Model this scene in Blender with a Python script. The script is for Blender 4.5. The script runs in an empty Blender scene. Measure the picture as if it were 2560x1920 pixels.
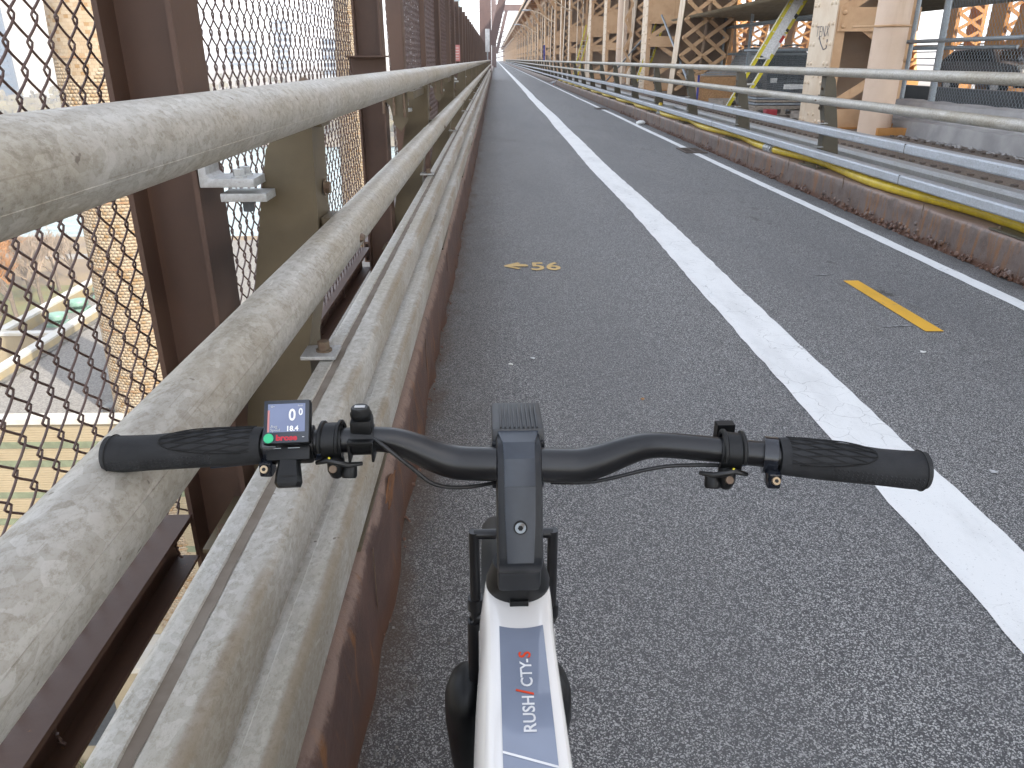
import bpy, bmesh, math, random
import numpy as np
from mathutils import Vector, Matrix
R = math.radians
random.seed(7)
rng = np.random.default_rng(7)
scn = bpy.context.scene
col = scn.collection

# ------------------------------------------------------------------ camera, sky, sun, exposure
PITCH, YAW, EYE = R(22.892), R(1.153), 1.35
cd = bpy.data.cameras.new('camera'); cam = bpy.data.objects.new('camera', cd); col.objects.link(cam)
cam.location = (0, 0, EYE); cam.rotation_euler = (R(90) - PITCH, 0, -YAW)
cd.sensor_width = 36; cd.lens = 36 * 1923 / 2560; cd.clip_start = .02; cd.clip_end = 6000
scn.camera = cam
SUN = Vector((1, -.9, 1.15)).normalized()
w = bpy.data.worlds.new('World'); scn.world = w; w.use_nodes = True
nt = w.node_tree; bg = nt.nodes['Background']
sk = nt.nodes.new('ShaderNodeTexSky'); sk.sky_type = 'NISHITA'; sk.sun_disc = False
sk.sun_elevation = math.asin(SUN.z); sk.sun_rotation = math.atan2(SUN.x, SUN.y)
sk.air_density = 1.0; sk.dust_density = 1.2; sk.ozone_density = .6
hs = nt.nodes.new('ShaderNodeHueSaturation'); hs.inputs['Saturation'].default_value = .40
nt.links.new(sk.outputs[0], hs.inputs['Color']); nt.links.new(hs.outputs[0], bg.inputs[0])
bg.inputs[1].default_value = .15
sd = bpy.data.lights.new('sun', 'SUN'); sd.energy = 2.0; sd.angle = R(.6); sd.color = (1, .93, .82)
so = bpy.data.objects.new('sun', sd); col.objects.link(so); so.rotation_euler = SUN.to_track_quat('Z', 'Y').to_euler()
scn.view_settings.view_transform = 'Standard'; scn.view_settings.look = 'None'
scn.view_settings.exposure = 2.1; scn.view_settings.gamma = 1
scn.view_settings.use_curve_mapping = False
scn.cycles.max_bounces = 6; scn.cycles.diffuse_bounces = 3; scn.cycles.use_denoising = True

# ------------------------------------------------------------------ materials
class NT:
    def __init__(s, name):
        s.m = bpy.data.materials.new(name); s.m.use_nodes = True
        s.t = s.m.node_tree; s.b = s.t.nodes['Principled BSDF']
        s.pos = s.t.nodes.new('ShaderNodeNewGeometry').outputs['Position']
    def n(s, ty, **k):
        nd = s.t.nodes.new(ty)
        for a, v in k.items(): setattr(nd, a, v)
        return nd
    def l(s, a, b): s.t.links.new(a, b)
    def scaled(s, sc, src=None):
        mp = s.n('ShaderNodeVectorMath', operation='MULTIPLY'); s.l(src or s.pos, mp.inputs[0]); mp.inputs[1].default_value = sc
        return mp.outputs[0]
    def noise(s, scale=5, detail=5, rough=.6, stretch=None, src=None, dist=0):
        nd = s.n('ShaderNodeTexNoise'); v = s.scaled(stretch, src) if stretch else (src or s.pos)
        s.l(v, nd.inputs['Vector']); nd.inputs['Scale'].default_value = scale; nd.inputs['Detail'].default_value = detail
        nd.inputs['Roughness'].default_value = rough; nd.inputs['Distortion'].default_value = dist
        return nd.outputs['Fac']
    def ramp(s, fac, a, b, lo=0., hi=1.):
        nd = s.n('ShaderNodeMapRange'); nd.clamp = True; nd.interpolation_type = 'SMOOTHSTEP'
        s.l(fac, nd.inputs[0])
        nd.inputs[1].default_value = a; nd.inputs[2].default_value = b; nd.inputs[3].default_value = lo; nd.inputs[4].default_value = hi
        return nd.outputs[0]
    def mix(s, fac, a, b, mode='MIX'):
        nd = s.n('ShaderNodeMix', data_type='RGBA', blend_type=mode)
        if isinstance(fac, (int, float)): nd.inputs[0].default_value = fac
        else: s.l(fac, nd.inputs[0])
        for i, x in ((6, a), (7, b)):
            if isinstance(x, (tuple, list)): nd.inputs[i].default_value = (*x[:3], 1)
            else: s.l(x, nd.inputs[i])
        return nd.outputs[2]
    def math(s, op, a, b=None):
        nd = s.n('ShaderNodeMath', operation=op)
        for i, x in ((0, a), (1, b)):
            if x is None: continue
            if isinstance(x, (int, float)): nd.inputs[i].default_value = x
            else: s.l(x, nd.inputs[i])
        return nd.outputs[0]
    def axis(s, i, src=None):
        nd = s.n('ShaderNodeSeparateXYZ'); s.l(src or s.pos, nd.inputs[0]); return nd.outputs[i]
    def bump(s, h, strength=.3, dist=.01):
        nd = s.n('ShaderNodeBump'); s.l(h, nd.inputs['Height']); nd.inputs['Strength'].default_value = strength
        nd.inputs['Distance'].default_value = dist; s.l(nd.outputs[0], s.b.inputs['Normal'])
    def set(s, color=None, rough=None, metal=None, spec=None, **k):
        for nm, x in (('Base Color', color), ('Roughness', rough), ('Metallic', metal), ('Specular IOR Level', spec)):
            if x is None: continue
            if isinstance(x, tuple): s.b.inputs[nm].default_value = (*x[:3], 1)
            elif isinstance(x, (int, float)): s.b.inputs[nm].default_value = x
            else: s.l(x, s.b.inputs[nm])
        for nm, x in k.items(): s.b.inputs[nm].default_value = x
        return s.m

MT = {}
def plain(name, c, c2=None, scale=6, rough=.6, metal=0, bump=0, bscale=60, lo=.35, hi=.65, stretch=None, spec=.5, **k):
    s = NT(name); c2 = c2 or tuple(x * .75 for x in c)
    f = s.ramp(s.noise(scale, stretch=stretch), lo, hi); cc = s.mix(f, c, c2)
    if bump: s.bump(s.noise(bscale, 4), bump, .004)
    MT[name] = s.set(cc, rough, metal, spec, **k); return MT[name]

def m_asphalt():
    s = NT('asphalt')
    v = s.n('ShaderNodeTexVoronoi'); s.l(s.pos, v.inputs['Vector']); v.inputs['Scale'].default_value = 350
    sx = s.n('ShaderNodeSeparateColor'); s.l(v.outputs['Color'], sx.inputs[0])
    grain = s.ramp(sx.outputs[0], .42, 1.0); grain = s.math('POWER', grain, 1.6)
    c = s.mix(grain, (.066, .067, .069), (.52, .515, .50))
    v2 = s.n('ShaderNodeTexVoronoi'); s.l(s.pos, v2.inputs['Vector']); v2.inputs['Scale'].default_value = 150
    s2 = s.n('ShaderNodeSeparateColor'); s.l(v2.outputs['Color'], s2.inputs[0])
    g2 = s.math('MULTIPLY', s.ramp(s2.outputs[1], .90, .96), s.ramp(v2.outputs['Distance'], .55, .25))
    c = s.mix(s.math('MULTIPLY', g2, .9), c, (.55, .54, .52))
    big = s.ramp(s.noise(.9, 4, stretch=(1, .35, 1)), .35, .7); c = s.mix(s.math('MULTIPLY', big, .35), c, (.11, .112, .118))
    mid = s.ramp(s.noise(5, 5), .55, .75); c = s.mix(s.math('MULTIPLY', mid, .25), c, (.062, .062, .066))
    x = s.axis(0); n = s.noise(6, 5, stretch=(1, .5, 1))
    edge = s.math('ADD', x, s.math('MULTIPLY', s.math('SUBTRACT', n, .5), .30))
    rust = s.ramp(edge, -.19, -.31); c = s.mix(s.math('MULTIPLY', rust, .75), c, (.085, .045, .02))
    dl = s.ramp(edge, .15, -.28); c = s.mix(s.math('MULTIPLY', dl, .45), c, (.055, .045, .036))
    dr = s.ramp(edge, 3.12, 3.4); c = s.mix(s.math('MULTIPLY', dr, .6), c, (.045, .04, .034))
    tr = s.ramp(s.math('ABSOLUTE', s.math('SUBTRACT', s.math('ADD', x, s.math('MULTIPLY', s.noise(.5, 2), .25)), .62)), .42, .1); c = s.mix(s.math('MULTIPLY', tr, .22), c, (.15, .148, .145))
    # old oil stains in the right lane
    st = s.noise(3.2, 6, .7, stretch=(1.2, .5, 1)); bx = s.ramp(s.math('ABSOLUTE', s.math('SUBTRACT', x, 2.35)), .45, .1)
    c = s.mix(s.math('MULTIPLY', s.math('MULTIPLY', s.ramp(st, .58, .68), bx), .7), c, (.035, .028, .022))
    h = s.math('ADD', v.outputs['Distance'], s.math('MULTIPLY', s.noise(300, 2), .4))
    s.bump(h, .55, .004)
    MT['asphalt'] = s.set(c, .70, 0, .5)
m_asphalt()

def m_paint(name, c, worn):
    s = NT(name); f = s.ramp(s.noise(4, 6, .7, stretch=(1, .4, 1)), .42, .72)
    cc = s.mix(s.math('MULTIPLY', f, .5), c, tuple(x * .72 for x in c))
    v = s.n('ShaderNodeTexVoronoi', feature='DISTANCE_TO_EDGE')
    wv = s.n('ShaderNodeVectorMath', operation='ADD'); nd = s.n('ShaderNodeTexNoise'); s.l(s.pos, nd.inputs['Vector']); nd.inputs['Scale'].default_value = 9
    sc = s.n('ShaderNodeVectorMath', operation='SCALE'); s.l(nd.outputs['Color'], sc.inputs[0]); sc.inputs['Scale'].default_value = .12
    s.l(s.pos, wv.inputs[0]); s.l(sc.outputs[0], wv.inputs[1]); s.l(wv.outputs[0], v.inputs['Vector']); v.inputs['Scale'].default_value = 7
    crack = s.math('MULTIPLY', s.ramp(v.outputs['Distance'], .012, .0), s.ramp(s.noise(1.7, 3), .45, .6))
    cc = s.mix(s.math('MULTIPLY', crack, .75), cc, (.2, .2, .19))
    chips = s.ramp(s.noise(110, 5, .75), .60, .72); cc = s.mix(s.math('MULTIPLY', chips, worn), cc, (.16, .16, .15))
    s.bump(s.noise(160, 3), .35, .003)
    MT[name] = s.set(cc, .65)
m_paint('white_paint', (.78, .79, .78), .8); m_paint('yellow_paint', (.72, .40, .035), .5); m_paint('spray_paint', (.58, .40, .15), 1.0)

def m_galv(name, c, warm, dirt, metal=.3, rough=.5):
    s = NT(name); k = lambda t, f: tuple(x * f for x in t)
    a = s.noise(4.5, 6, .65, stretch=(1, .5, 1)); cc = s.mix(s.math('MULTIPLY', s.ramp(a, .36, .66), .75), c, warm)
    sp = s.n('ShaderNodeTexVoronoi'); s.l(s.scaled((1, .7, 1)), sp.inputs['Vector']); sp.inputs['Scale'].default_value = 95
    sc = s.n('ShaderNodeSeparateColor'); s.l(sp.outputs['Color'], sc.inputs[0]); cc = s.mix(s.math('MULTIPLY', sc.outputs[0], .40), cc, k(dirt, .9))
    b = s.noise(120, 8, .85, stretch=(1, .6, 1)); cc = s.mix(s.math('MULTIPLY', s.ramp(b, .46, .68), .62), cc, dirt)
    d = s.noise(7, 7, .75); cc = s.mix(s.math('MULTIPLY', s.ramp(d, .50, .68), s.math('MULTIPLY', s.ramp(b, .40, .60), .45)), cc, k(dirt, .72))
    e = s.noise(11, 6, .7, stretch=(1, .22, 1)); cc = s.mix(s.math('MULTIPLY', s.ramp(e, .58, .72), .5), cc, k(c, 1.25))
    lines = s.noise(60, 5, .7, stretch=(4, .06, 4)); cc = s.mix(s.math('MULTIPLY', s.ramp(lines, .60, .70), .45), cc, k(dirt, .85))
    scr = s.noise(30, 3, .5, stretch=(3, .35, 1), dist=.4); cc = s.mix(s.math('MULTIPLY', s.ramp(scr, .70, .73), .5), cc, k(c, 1.4))
    r = s.noise(6.5, 6, .75, stretch=(1, .7, 1)); cc = s.mix(s.math('MULTIPLY', s.ramp(r, .67, .78), .65), cc, (.27, .15, .06))
    spk = s.noise(48, 2, .5); cc = s.mix(s.math('MULTIPLY', s.ramp(spk, .735, .77), .75), cc, (.11, .085, .065))
    if name == 'galvanized_rail':   # brown run-off stain along the fold of the upper rail
        x = s.axis(0); st = s.math('MULTIPLY', s.ramp(s.math('ABSOLUTE', s.math('ADD', x, .317)), .016, .004), s.ramp(a, .30, .55)); cc = s.mix(s.math('MULTIPLY', st, .65), cc, (.20, .145, .08))
    s.bump(s.math('ADD', b, s.math('MULTIPLY', a, .6)), .14, .003)
    MT[name] = s.set(cc, s.ramp(b, .3, .7, rough - .1, rough + .15), metal)
m_galv('galvanized_pipe', (.50, .48, .44), (.40, .355, .275), (.22, .19, .135))
m_galv('galvanized_rail', (.56, .55, .52), (.48, .45, .38), (.29, .265, .205), .3, .55)
m_galv('galvanized_bright', (.50, .53, .57), (.45, .465, .48), (.32, .33, .33), .35, .5)
m_galv('galvanized_tube', (.30, .34, .37), (.25, .28, .30), (.17, .18, .18), .4, .5)
m_galv('galvanized_bracket', (.45, .46, .47), (.38, .38, .36), (.28, .27, .25), .4, .5)

def m_kerb(name, base, dirty, hk=1.0, ru=.55):
    s = NT(name); z = s.math('MULTIPLY', s.axis(2), hk)
    c = s.mix(s.ramp(s.noise(5, 6, .7), .4, .65), base, dirty)
    c = s.mix(s.math('MULTIPLY', s.ramp(s.noise(16, 5, .65, stretch=(1, 1, .10)), ru, ru + .11), .85), c, (.20, .085, .025))
    n = s.math('MULTIPLY', s.math('SUBTRACT', s.noise(14, 6, .75), .5), .14)
    zz = s.math('ADD', z, n)
    worn = s.math('MULTIPLY', s.ramp(zz, .262, .292), s.ramp(zz, .335, .305)); c = s.mix(s.math('MULTIPLY', worn, .8), c, (.24, .165, .13))
    foot = s.ramp(zz, .085, .02); c = s.mix(foot, c, (.10, .045, .025))
    fl = s.ramp(s.noise(9, 6, .8), .66, .70); c = s.mix(s.math('MULTIPLY', fl, .9), c, (.17, .065, .02))
    s.bump(s.noise(28, 6, .8), .35, .012)
    MT[name] = s.set(c, .5, 0)
m_kerb('kerb_brown', (.105, .058, .044), (.070, .040, .032)); m_kerb('kerb_grey_brown', (.135, .100, .085), (.085, .058, .046), 1.14, .51)

def m_tan(name, c, c2, streak=(.36, .19, .07)):
    s = NT(name)
    cc = s.mix(s.ramp(s.noise(2.2, 6, .65), .38, .68), c, c2)
    st = s.noise(5, 5, .65, stretch=(1, 1, .10)); cc = s.mix(s.math('MULTIPLY', s.ramp(st, .56, .74), .55), cc, streak)
    sp = s.noise(24, 4, .7); cc = s.mix(s.math('MULTIPLY', s.ramp(sp, .68, .76), .6), cc, (.25, .11, .035))
    s.bump(s.noise(70, 3), .08, .004)
    MT[name] = s.set(cc, .55)
m_tan('tan_paint', (.58, .375, .215), (.50, .31, .17)); m_tan('cream_lit_paint', (.68, .56, .42), (.60, .46, .32)); m_tan('tan_orange', (.50, .235, .065), (.42, .19, .05))  # cream: tan steel with the light on its road-facing plates put into the colour
m_tan('pipe_tan', (.66, .50, .38), (.62, .46, .34), (.52, .37, .25))
plain('web_brown', (.40, .29, .205), (.32, .23, .16), 1.5)
m_tan('brown_paint', (.084, .046, .031), (.064, .035, .025), (.115, .055, .028))
plain('wire_brown', (.092, .055, .046), (.070, .043, .038), 9, .42)
plain('olive_dark', (.088, .075, .050), (.070, .060, .040), 5, .5, .15)
plain('olive_steel', (.125, .098, .058), (.098, .077, .046), 5, .5, .15, bump=.06)
plain('portal_brown', (.115, .072, .066), (.095, .06, .056), 1.2, .6)
plain('rust_scale', (.20, .085, .03), (.12, .05, .02), 25, .85, bump=.6, bscale=70)
plain('groove_dirt', (.23, .20, .165), (.17, .14, .11), 12, .9)
plain('rust_bolt', (.16, .12, .08), (.12, .075, .05), 40, .6, .3)
plain('steel_bolt', (.42, .43, .43), (.32, .32, .31), 40, .45, .5)
plain('mortar', (.22, .18, .125), None, 20, .9)
def m_brick(name, attr):
    s = NT(name)
    if attr:
        a = s.n('ShaderNodeAttribute', attribute_name='tone'); f = a.outputs['Fac']
    else: f = s.n('ShaderNodeObjectInfo').outputs['Random']
    c = s.mix(s.ramp(f, .0, .75), (.30, .24, .165), (.27, .20, .125)); c = s.mix(s.ramp(f, .72, 1.0), c, (.21, .125, .05))
    c = s.mix(s.math('MULTIPLY', s.ramp(s.noise(1.2, 5), .45, .7), .3), c, (.33, .27, .19))
    MT[name] = s.set(c, .8)
m_brick('brick_joined', True); m_brick('brick_single', False)
plain('rust_band', (.25, .135, .065), (.30, .22, .13), 3, .7)
plain('gravel', (.22, .205, .185), (.12, .112, .10), 9, .95, bump=.8, bscale=14)
plain('coping_white', (.42, .41, .385), (.40, .37, .31), 1.4, .6)
plain('coping_yellow', (.32, .25, .135), (.26, .22, .145), .9, .7)
plain('tar_sheet', (.085, .085, .085), (.15, .14, .12), 2, .5)
plain('siding_tan', (.29, .235, .15), (.26, .21, .13), .7, .7)
plain('stripe_green', (.15, .17, .105), None, 2, .7)
plain('vent_green', (.13, .235, .175), (.17, .27, .21), 3, .5)
plain('louvre_dark', (.06, .065, .07), None, 3, .5)
plain('earth', (.14, .10, .06), (.19, .135, .07), .12, .95)
plain('lawn_dry', (.13, .105, .04), (.11, .11, .035), .3, .9); plain('grass_green', (.075, .095, .025), (.12, .12, .035), .5, .9)
plain('path_grey', (.22, .2, .17), None, .4, .9)
plain('twig', (.26, .12, .04), (.36, .16, .04), 2, .9); plain('bark', (.14, .105, .075), None, 2, .9)
plain('twig_grey', (.20, .155, .115), (.26, .19, .13), 2, .9)
plain('shore_brown', (.15, .115, .08), (.12, .095, .055), .02, .95); plain('shore_tree', (.12, .095, .06), (.16, .13, .06), .05, .95)
plain('tower_blue', (.03, .05, .08), (.045, .065, .095), .02, .4); plain('tower_pale', (.42, .46, .48), None, .02, .5); plain('tower_cream', (.5, .46, .40), None, .02, .6)
plain('window_glass', (.05, .085, .13), None, .1, .15); plain('tower_green', (.40, .52, .48), None, .02, .4)
plain('concrete', (.36, .345, .33), (.25, .24, .235), 2.2, .9, bump=.5, bscale=12, lo=.3, hi=.7)
plain('road_dark', (.07, .07, .07), None, 1, .9); plain('deck_steel', (.30, .22, .15), (.24, .17, .12), .8, .7)
plain('walk_plate', (.17, .135, .105), (.12, .095, .075), 2.5, .65, .1)
plain('osb', (.42, .24, .11), (.25, .13, .055), 45, .8); plain('wood_grey', (.30, .255, .21), (.22, .185, .15), 3, .85, stretch=(6, 1, 6))
plain('red_block', (.36, .03, .04), None, 5, .6); plain('tarp_grey', (.16, .18, .20), (.24, .26, .28), 3, .6)
plain('canopy_olive', (.42, .35, .24), (.34, .28, .19), 2, .8)
plain('ladder_yellow', (.68, .58, .03), (.60, .50, .03), 3, .4); plain('aluminium', (.75, .75, .75), (.62, .62, .62), 9, .35, .6)
plain('label_white', (.75, .75, .75), None, 30, .5); plain('label_red', (.65, .06, .05), None, 30, .5); plain('label_black', (.02, .02, .02), None, 30, .5)
plain('hose_yellow', (.62, .45, .02), (.50, .35, .02), 9, .4); plain('bucket_grey', (.34, .36, .35), None, 8, .6)
plain('car_black', (.012, .013, .014), None, 3, .25, spec=.25); plain('car_grey', (.045, .047, .05), None, 3, .3, spec=.3); plain('car_glass', (.015, .02, .022), None, 3, .15, spec=.25)
plain('tyre_black', (.015, .015, .015), None, 20, .85); plain('lamp_glass', (.8, .8, .78), None, 3, .1)
plain('grate_iron', (.12, .095, .075), (.09, .07, .06), 20, .7, .2); plain('hole_black', (.008, .008, .008), None, 5, .9)
plain('sign_red', (.62, .25, .24), None, 5, .6); plain('sign_grey', (.55, .56, .57), None, 5, .6); plain('tarp_blue', (.05, .06, .30), None, 3, .6)
plain('mark_faint', (.30, .30, .30), (.12, .12, .12), 25, .8, lo=.4, hi=.6); plain('litter_white', (.75, .75, .72), None, 10, .8)
plain('marker_ink', (.10, .10, .13), None, 10, .7); plain('orange_cloth', (.70, .12, .02), None, 10, .8)
plain('bird_grey', (.42, .42, .44), None, 20, .8)
# bicycle
plain('bar_black', (.006, .006, .007), (.008, .008, .009), 30, .30, .0, spec=.45)
plain('stem_black', (.009, .010, .013), (.010, .012, .015), 30, .42, spec=.35); plain('lamp_grey', (.034, .036, .039), None, 30, .5); plain('stem_cap', (.026, .033, .046), None, 30, .36)
plain('plastic_black', (.006, .0065, .007), None, 40, .42, spec=.3); plain('rubber_black', (.026, .027, .029), None, 60, .68, spec=.25, bump=.15, bscale=900)
plain('groove_black', (.005, .005, .005), None, 60, .8)
plain('frame_white', (.78, .76, .73), (.80, .78, .75), 3, .12, Coat_Weight=.0) if False else plain('frame_white', (.78, .76, .73), (.80, .78, .75), 3, .10)
plain('decal_sky_grey', (.25, .285, .365), None, 3, .07); plain('decal_red', (.75, .07, .02), None, 30, .3); plain('decal_white', (.80, .80, .80), None, 30, .3)  # decal panel: bluish sky reflection painted into the base colour
plain('bolt_bronze', (.48, .37, .24), None, 60, .3, .8); plain('collar_gloss', (.012, .014, .02), None, 60, .08); plain('cable_black', (.01, .01, .01), None, 60, .4)
plain('lever_blue', (.02, .03, .055), None, 30, .3, .3); plain('button_green', (.03, .50, .22), None, 30, .4); plain('logo_red', (.5, .01, .03), None, 30, .4)
plain('spot_yellow', (.70, .60, .03), None, 30, .5)
def m_screen():
    s = NT('screen'); f = s.ramp(s.noise(30, 2), .3, .7); c = s.mix(f, (.13, .155, .25), (.15, .18, .28))
    MT['screen'] = s.set(c, .15); s.b.inputs['Emission Color'].default_value = (.30, .36, .55, 1); s.b.inputs['Emission Strength'].default_value = .03
m_screen()
def m_water():
    s = NT('water'); n = s.noise(.10, 6, .7, stretch=(1, 2.2, 1)); s.bump(n, .6, 1.2)
    c = s.mix(s.ramp(n, .4, .65), (.16, .22, .22), (.28, .35, .34)); MT['water'] = s.set(c, .25, 0, .5)
m_water()

# ------------------------------------------------------------------ mesh helpers
class MB:
    def __init__(s): s.v = []; s.f = []; s.cuts = []
    def each(s, name, mat, parent=None, smooth=None, bevel=0):   # one object per piece closed with cut()
        o = None; a, b = 0, 0
        for vi, fi in s.cuts:
            q = MB(); q.v = s.v[a:vi]; q.f = [tuple(i - a for i in f) for f in s.f[b:fi]]; o = q.build(name, mat, parent, smooth, bevel); a, b = vi, fi
        return o
    def cut(s): s.cuts.append((len(s.v), len(s.f))); return s
    def add(s, vs, fs):
        o = len(s.v); s.v += [tuple(map(float, p)) for p in vs]; s.f += [tuple(i + o for i in f) for f in fs]; return s
    def box(s, x0, x1, y0, y1, z0, z1):
        return s.add([(x, y, z) for x in (x0, x1) for y in (y0, y1) for z in (z0, z1)],
                     [(0, 1, 3, 2), (4, 6, 7, 5), (0, 4, 5, 1), (2, 3, 7, 6), (0, 2, 6, 4), (1, 5, 7, 3)])
    def quad(s, a, b, c, d): return s.add([a, b, c, d], [(0, 1, 2, 3)])
    def prism(s, prof, axis, a, b):   # closed profile (2D) extruded along an axis; 'y': profile (x,z); 'x': (y,z); 'z': (x,y)
        mk = {'y': lambda p, t: (p[0], t, p[1]), 'x': lambda p, t: (t, p[0], p[1]), 'z': lambda p, t: (p[0], p[1], t)}[axis]
        n = len(prof); vs = [mk(p, a) for p in prof] + [mk(p, b) for p in prof]
        return s.add(vs, [(i, (i + 1) % n, n + (i + 1) % n, n + i) for i in range(n)] + [tuple(range(n))[::-1], tuple(range(n, 2 * n))])
    def tube(s, pts, r, n=10, caps=True, flat=1.0):
        pts = [Vector(p) for p in pts]; rs = r if isinstance(r, (list, tuple)) else [r] * len(pts); vs = []; ref = None
        for i, p in enumerate(pts):
            d = (pts[min(i + 1, len(pts) - 1)] - pts[max(i - 1, 0)]).normalized()
            if ref is None: ref = Vector((0, 0, 1)) if abs(d.z) < .9 else Vector((0, 1, 0))
            a = d.cross(ref).normalized(); b = a.cross(d).normalized(); ref = b
            for k in range(n):
                t = 2 * math.pi * k / n; vs.append(p + a * (math.cos(t) * rs[i]) + b * (math.sin(t) * rs[i] * flat))
        fs = [(i * n + k, i * n + (k + 1) % n, (i + 1) * n + (k + 1) % n, (i + 1) * n + k) for i in range(len(pts) - 1) for k in range(n)]
        if caps: fs += [tuple(range(n))[::-1], tuple(range((len(pts) - 1) * n, len(pts) * n))]
        return s.add(vs, fs)
    def loft(s, rings, caps=True):
        n = len(rings[0]); vs = [p for r in rings for p in r]
        fs = [(i * n + k, i * n + (k + 1) % n, (i + 1) * n + (k + 1) % n, (i + 1) * n + k) for i in range(len(rings) - 1) for k in range(n)]
        if caps: fs += [tuple(range(n))[::-1], tuple(range((len(rings) - 1) * n, len(rings) * n))]
        return s.add(vs, fs)
    def bar(s, a, b, wd, th, up=(0, 0, 1)):   # flat bar from a to b
        a, b, up = Vector(a), Vector(b), Vector(up); d = (b - a).normalized(); sd_ = d.cross(up).normalized() * wd / 2; u = sd_.cross(d).normalized() * th / 2
        vs = [p + i * sd_ + j * u for p in (a, b) for i, j in ((-1, -1), (1, -1), (1, 1), (-1, 1))]
        return s.add(vs, [(0, 1, 5, 4), (1, 2, 6, 5), (2, 3, 7, 6), (3, 0, 4, 7), (3, 2, 1, 0), (4, 5, 6, 7)])
    def dome(s, c, nrm, r, h, n=7, rings=2):
        c, nrm = Vector(c), Vector(nrm).normalized(); a = nrm.orthogonal().normalized(); b = nrm.cross(a); vs = []
        for j in range(rings):
            t = j / rings * math.pi / 2
            for k in range(n):
                q = 2 * math.pi * k / n; vs.append(c + (a * math.cos(q) + b * math.sin(q)) * r * math.cos(t) + nrm * h * math.sin(t))
        vs.append(c + nrm * h); fs = [(j * n + k, j * n + (k + 1) % n, (j + 1) * n + (k + 1) % n, (j + 1) * n + k) for j in range(rings - 1) for k in range(n)]
        fs += [((rings - 1) * n + k, (rings - 1) * n + (k + 1) % n, rings * n) for k in range(n)]
        return s.add(vs, fs)
    def hexbolt(s, c, nrm, r, h):
        c, nrm = Vector(c), Vector(nrm).normalized(); s.tube([c, c + nrm * h * .18], r * 1.35, 14); s.tube([c + nrm * h * .18, c + nrm * h], r, 6); return s
    def build(s, name, mat, parent=None, smooth=None, bevel=0, kind=None):
        me = bpy.data.meshes.new(name); me.from_pydata(s.v, [], s.f); me.materials.append(MT[mat])
        if bevel or True:
            bm = bmesh.new(); bm.from_mesh(me)
            if len(bm.faces) < 60000: bmesh.ops.recalc_face_normals(bm, faces=bm.faces)
            if bevel:
                es = [e for e in bm.edges if len(e.link_faces) == 2 and e.calc_face_angle(0) > R(28)]
                bmesh.ops.bevel(bm, geom=es, offset=bevel, segments=2, profile=.6, affect='EDGES', clamp_overlap=True)
            bm.to_mesh(me); bm.free()
        if smooth or bevel:
            me.polygons.foreach_set('use_smooth', [True] * len(me.polygons)); me.set_sharp_from_angle(angle=R(smooth or 35))
        return link(name, me, parent, kind)
def link(name, me, parent=None, kind=None):
    o = bpy.data.objects.new(name, me); col.objects.link(o); o.parent = parent
    if kind: o['kind'] = kind
    return o
def npmesh(name, V, Fq, mat, parent=None, kind=None, smooth=False):
    me = bpy.data.meshes.new(name); V = np.asarray(V, np.float32); Fq = np.asarray(Fq, np.int32); k = Fq.shape[1]
    me.vertices.add(len(V)); me.vertices.foreach_set('co', V.ravel()); me.loops.add(Fq.size); me.loops.foreach_set('vertex_index', Fq.ravel())
    me.polygons.add(len(Fq)); me.polygons.foreach_set('loop_start', np.arange(0, Fq.size, k, dtype=np.int32)); me.polygons.foreach_set('loop_total', np.full(len(Fq), k, np.int32))
    me.update(calc_edges=True); me.materials.append(MT[mat])
    if smooth: me.polygons.foreach_set('use_smooth', [True] * len(Fq))
    return link(name, me, parent, kind)
def thing(name, label, cat, loc=(0, 0, 0), rz=0, group=None):
    o = bpy.data.objects.new(name, None); col.objects.link(o); o.location = loc; o.rotation_euler = (0, 0, rz); o.empty_display_size = .1
    return tag(o, label, cat, group)
def tag(o, label, cat, group=None):
    o['label'] = label; o['category'] = cat
    if group: o['group'] = group
    return o
def kids(o): return [c for c in bpy.data.objects if c.parent is o]
def copy_tree(o, parent=None):
    c = o.copy(); col.objects.link(c); c.parent = parent
    for ch in list(o.children): copy_tree(ch, c)
    return c
def struct(o): o['kind'] = 'structure'; return o
def text(name, body, size, mat, M, parent=None, ext=.0004, sx=1.0, bold=0, align='LEFT'):
    cu = bpy.data.curves.new(name, 'FONT'); cu.body = body; cu.size = size; cu.extrude = ext; cu.offset = bold; cu.align_x = align; cu.resolution_u = 3
    t = bpy.data.objects.new(name, cu); col.objects.link(t); dg = bpy.context.evaluated_depsgraph_get()
    me = bpy.data.meshes.new_from_object(t.evaluated_get(dg)); bpy.data.objects.remove(t)
    me.transform(M @ Matrix.Scale(sx, 4, (1, 0, 0))); me.materials.clear(); me.materials.append(MT[mat])
    return link(name, me, parent)
def basis(o, x, y):
    x = Vector(x).normalized(); y = Vector(y); z = x.cross(y).normalized(); y = z.cross(x)
    return Matrix(((x.x, y.x, z.x, o[0]), (x.y, y.y, z.y, o[1]), (x.z, y.z, z.z, o[2]), (0, 0, 0, 1)))
def lerp(a, b, t): return a + (b - a) * t

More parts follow.
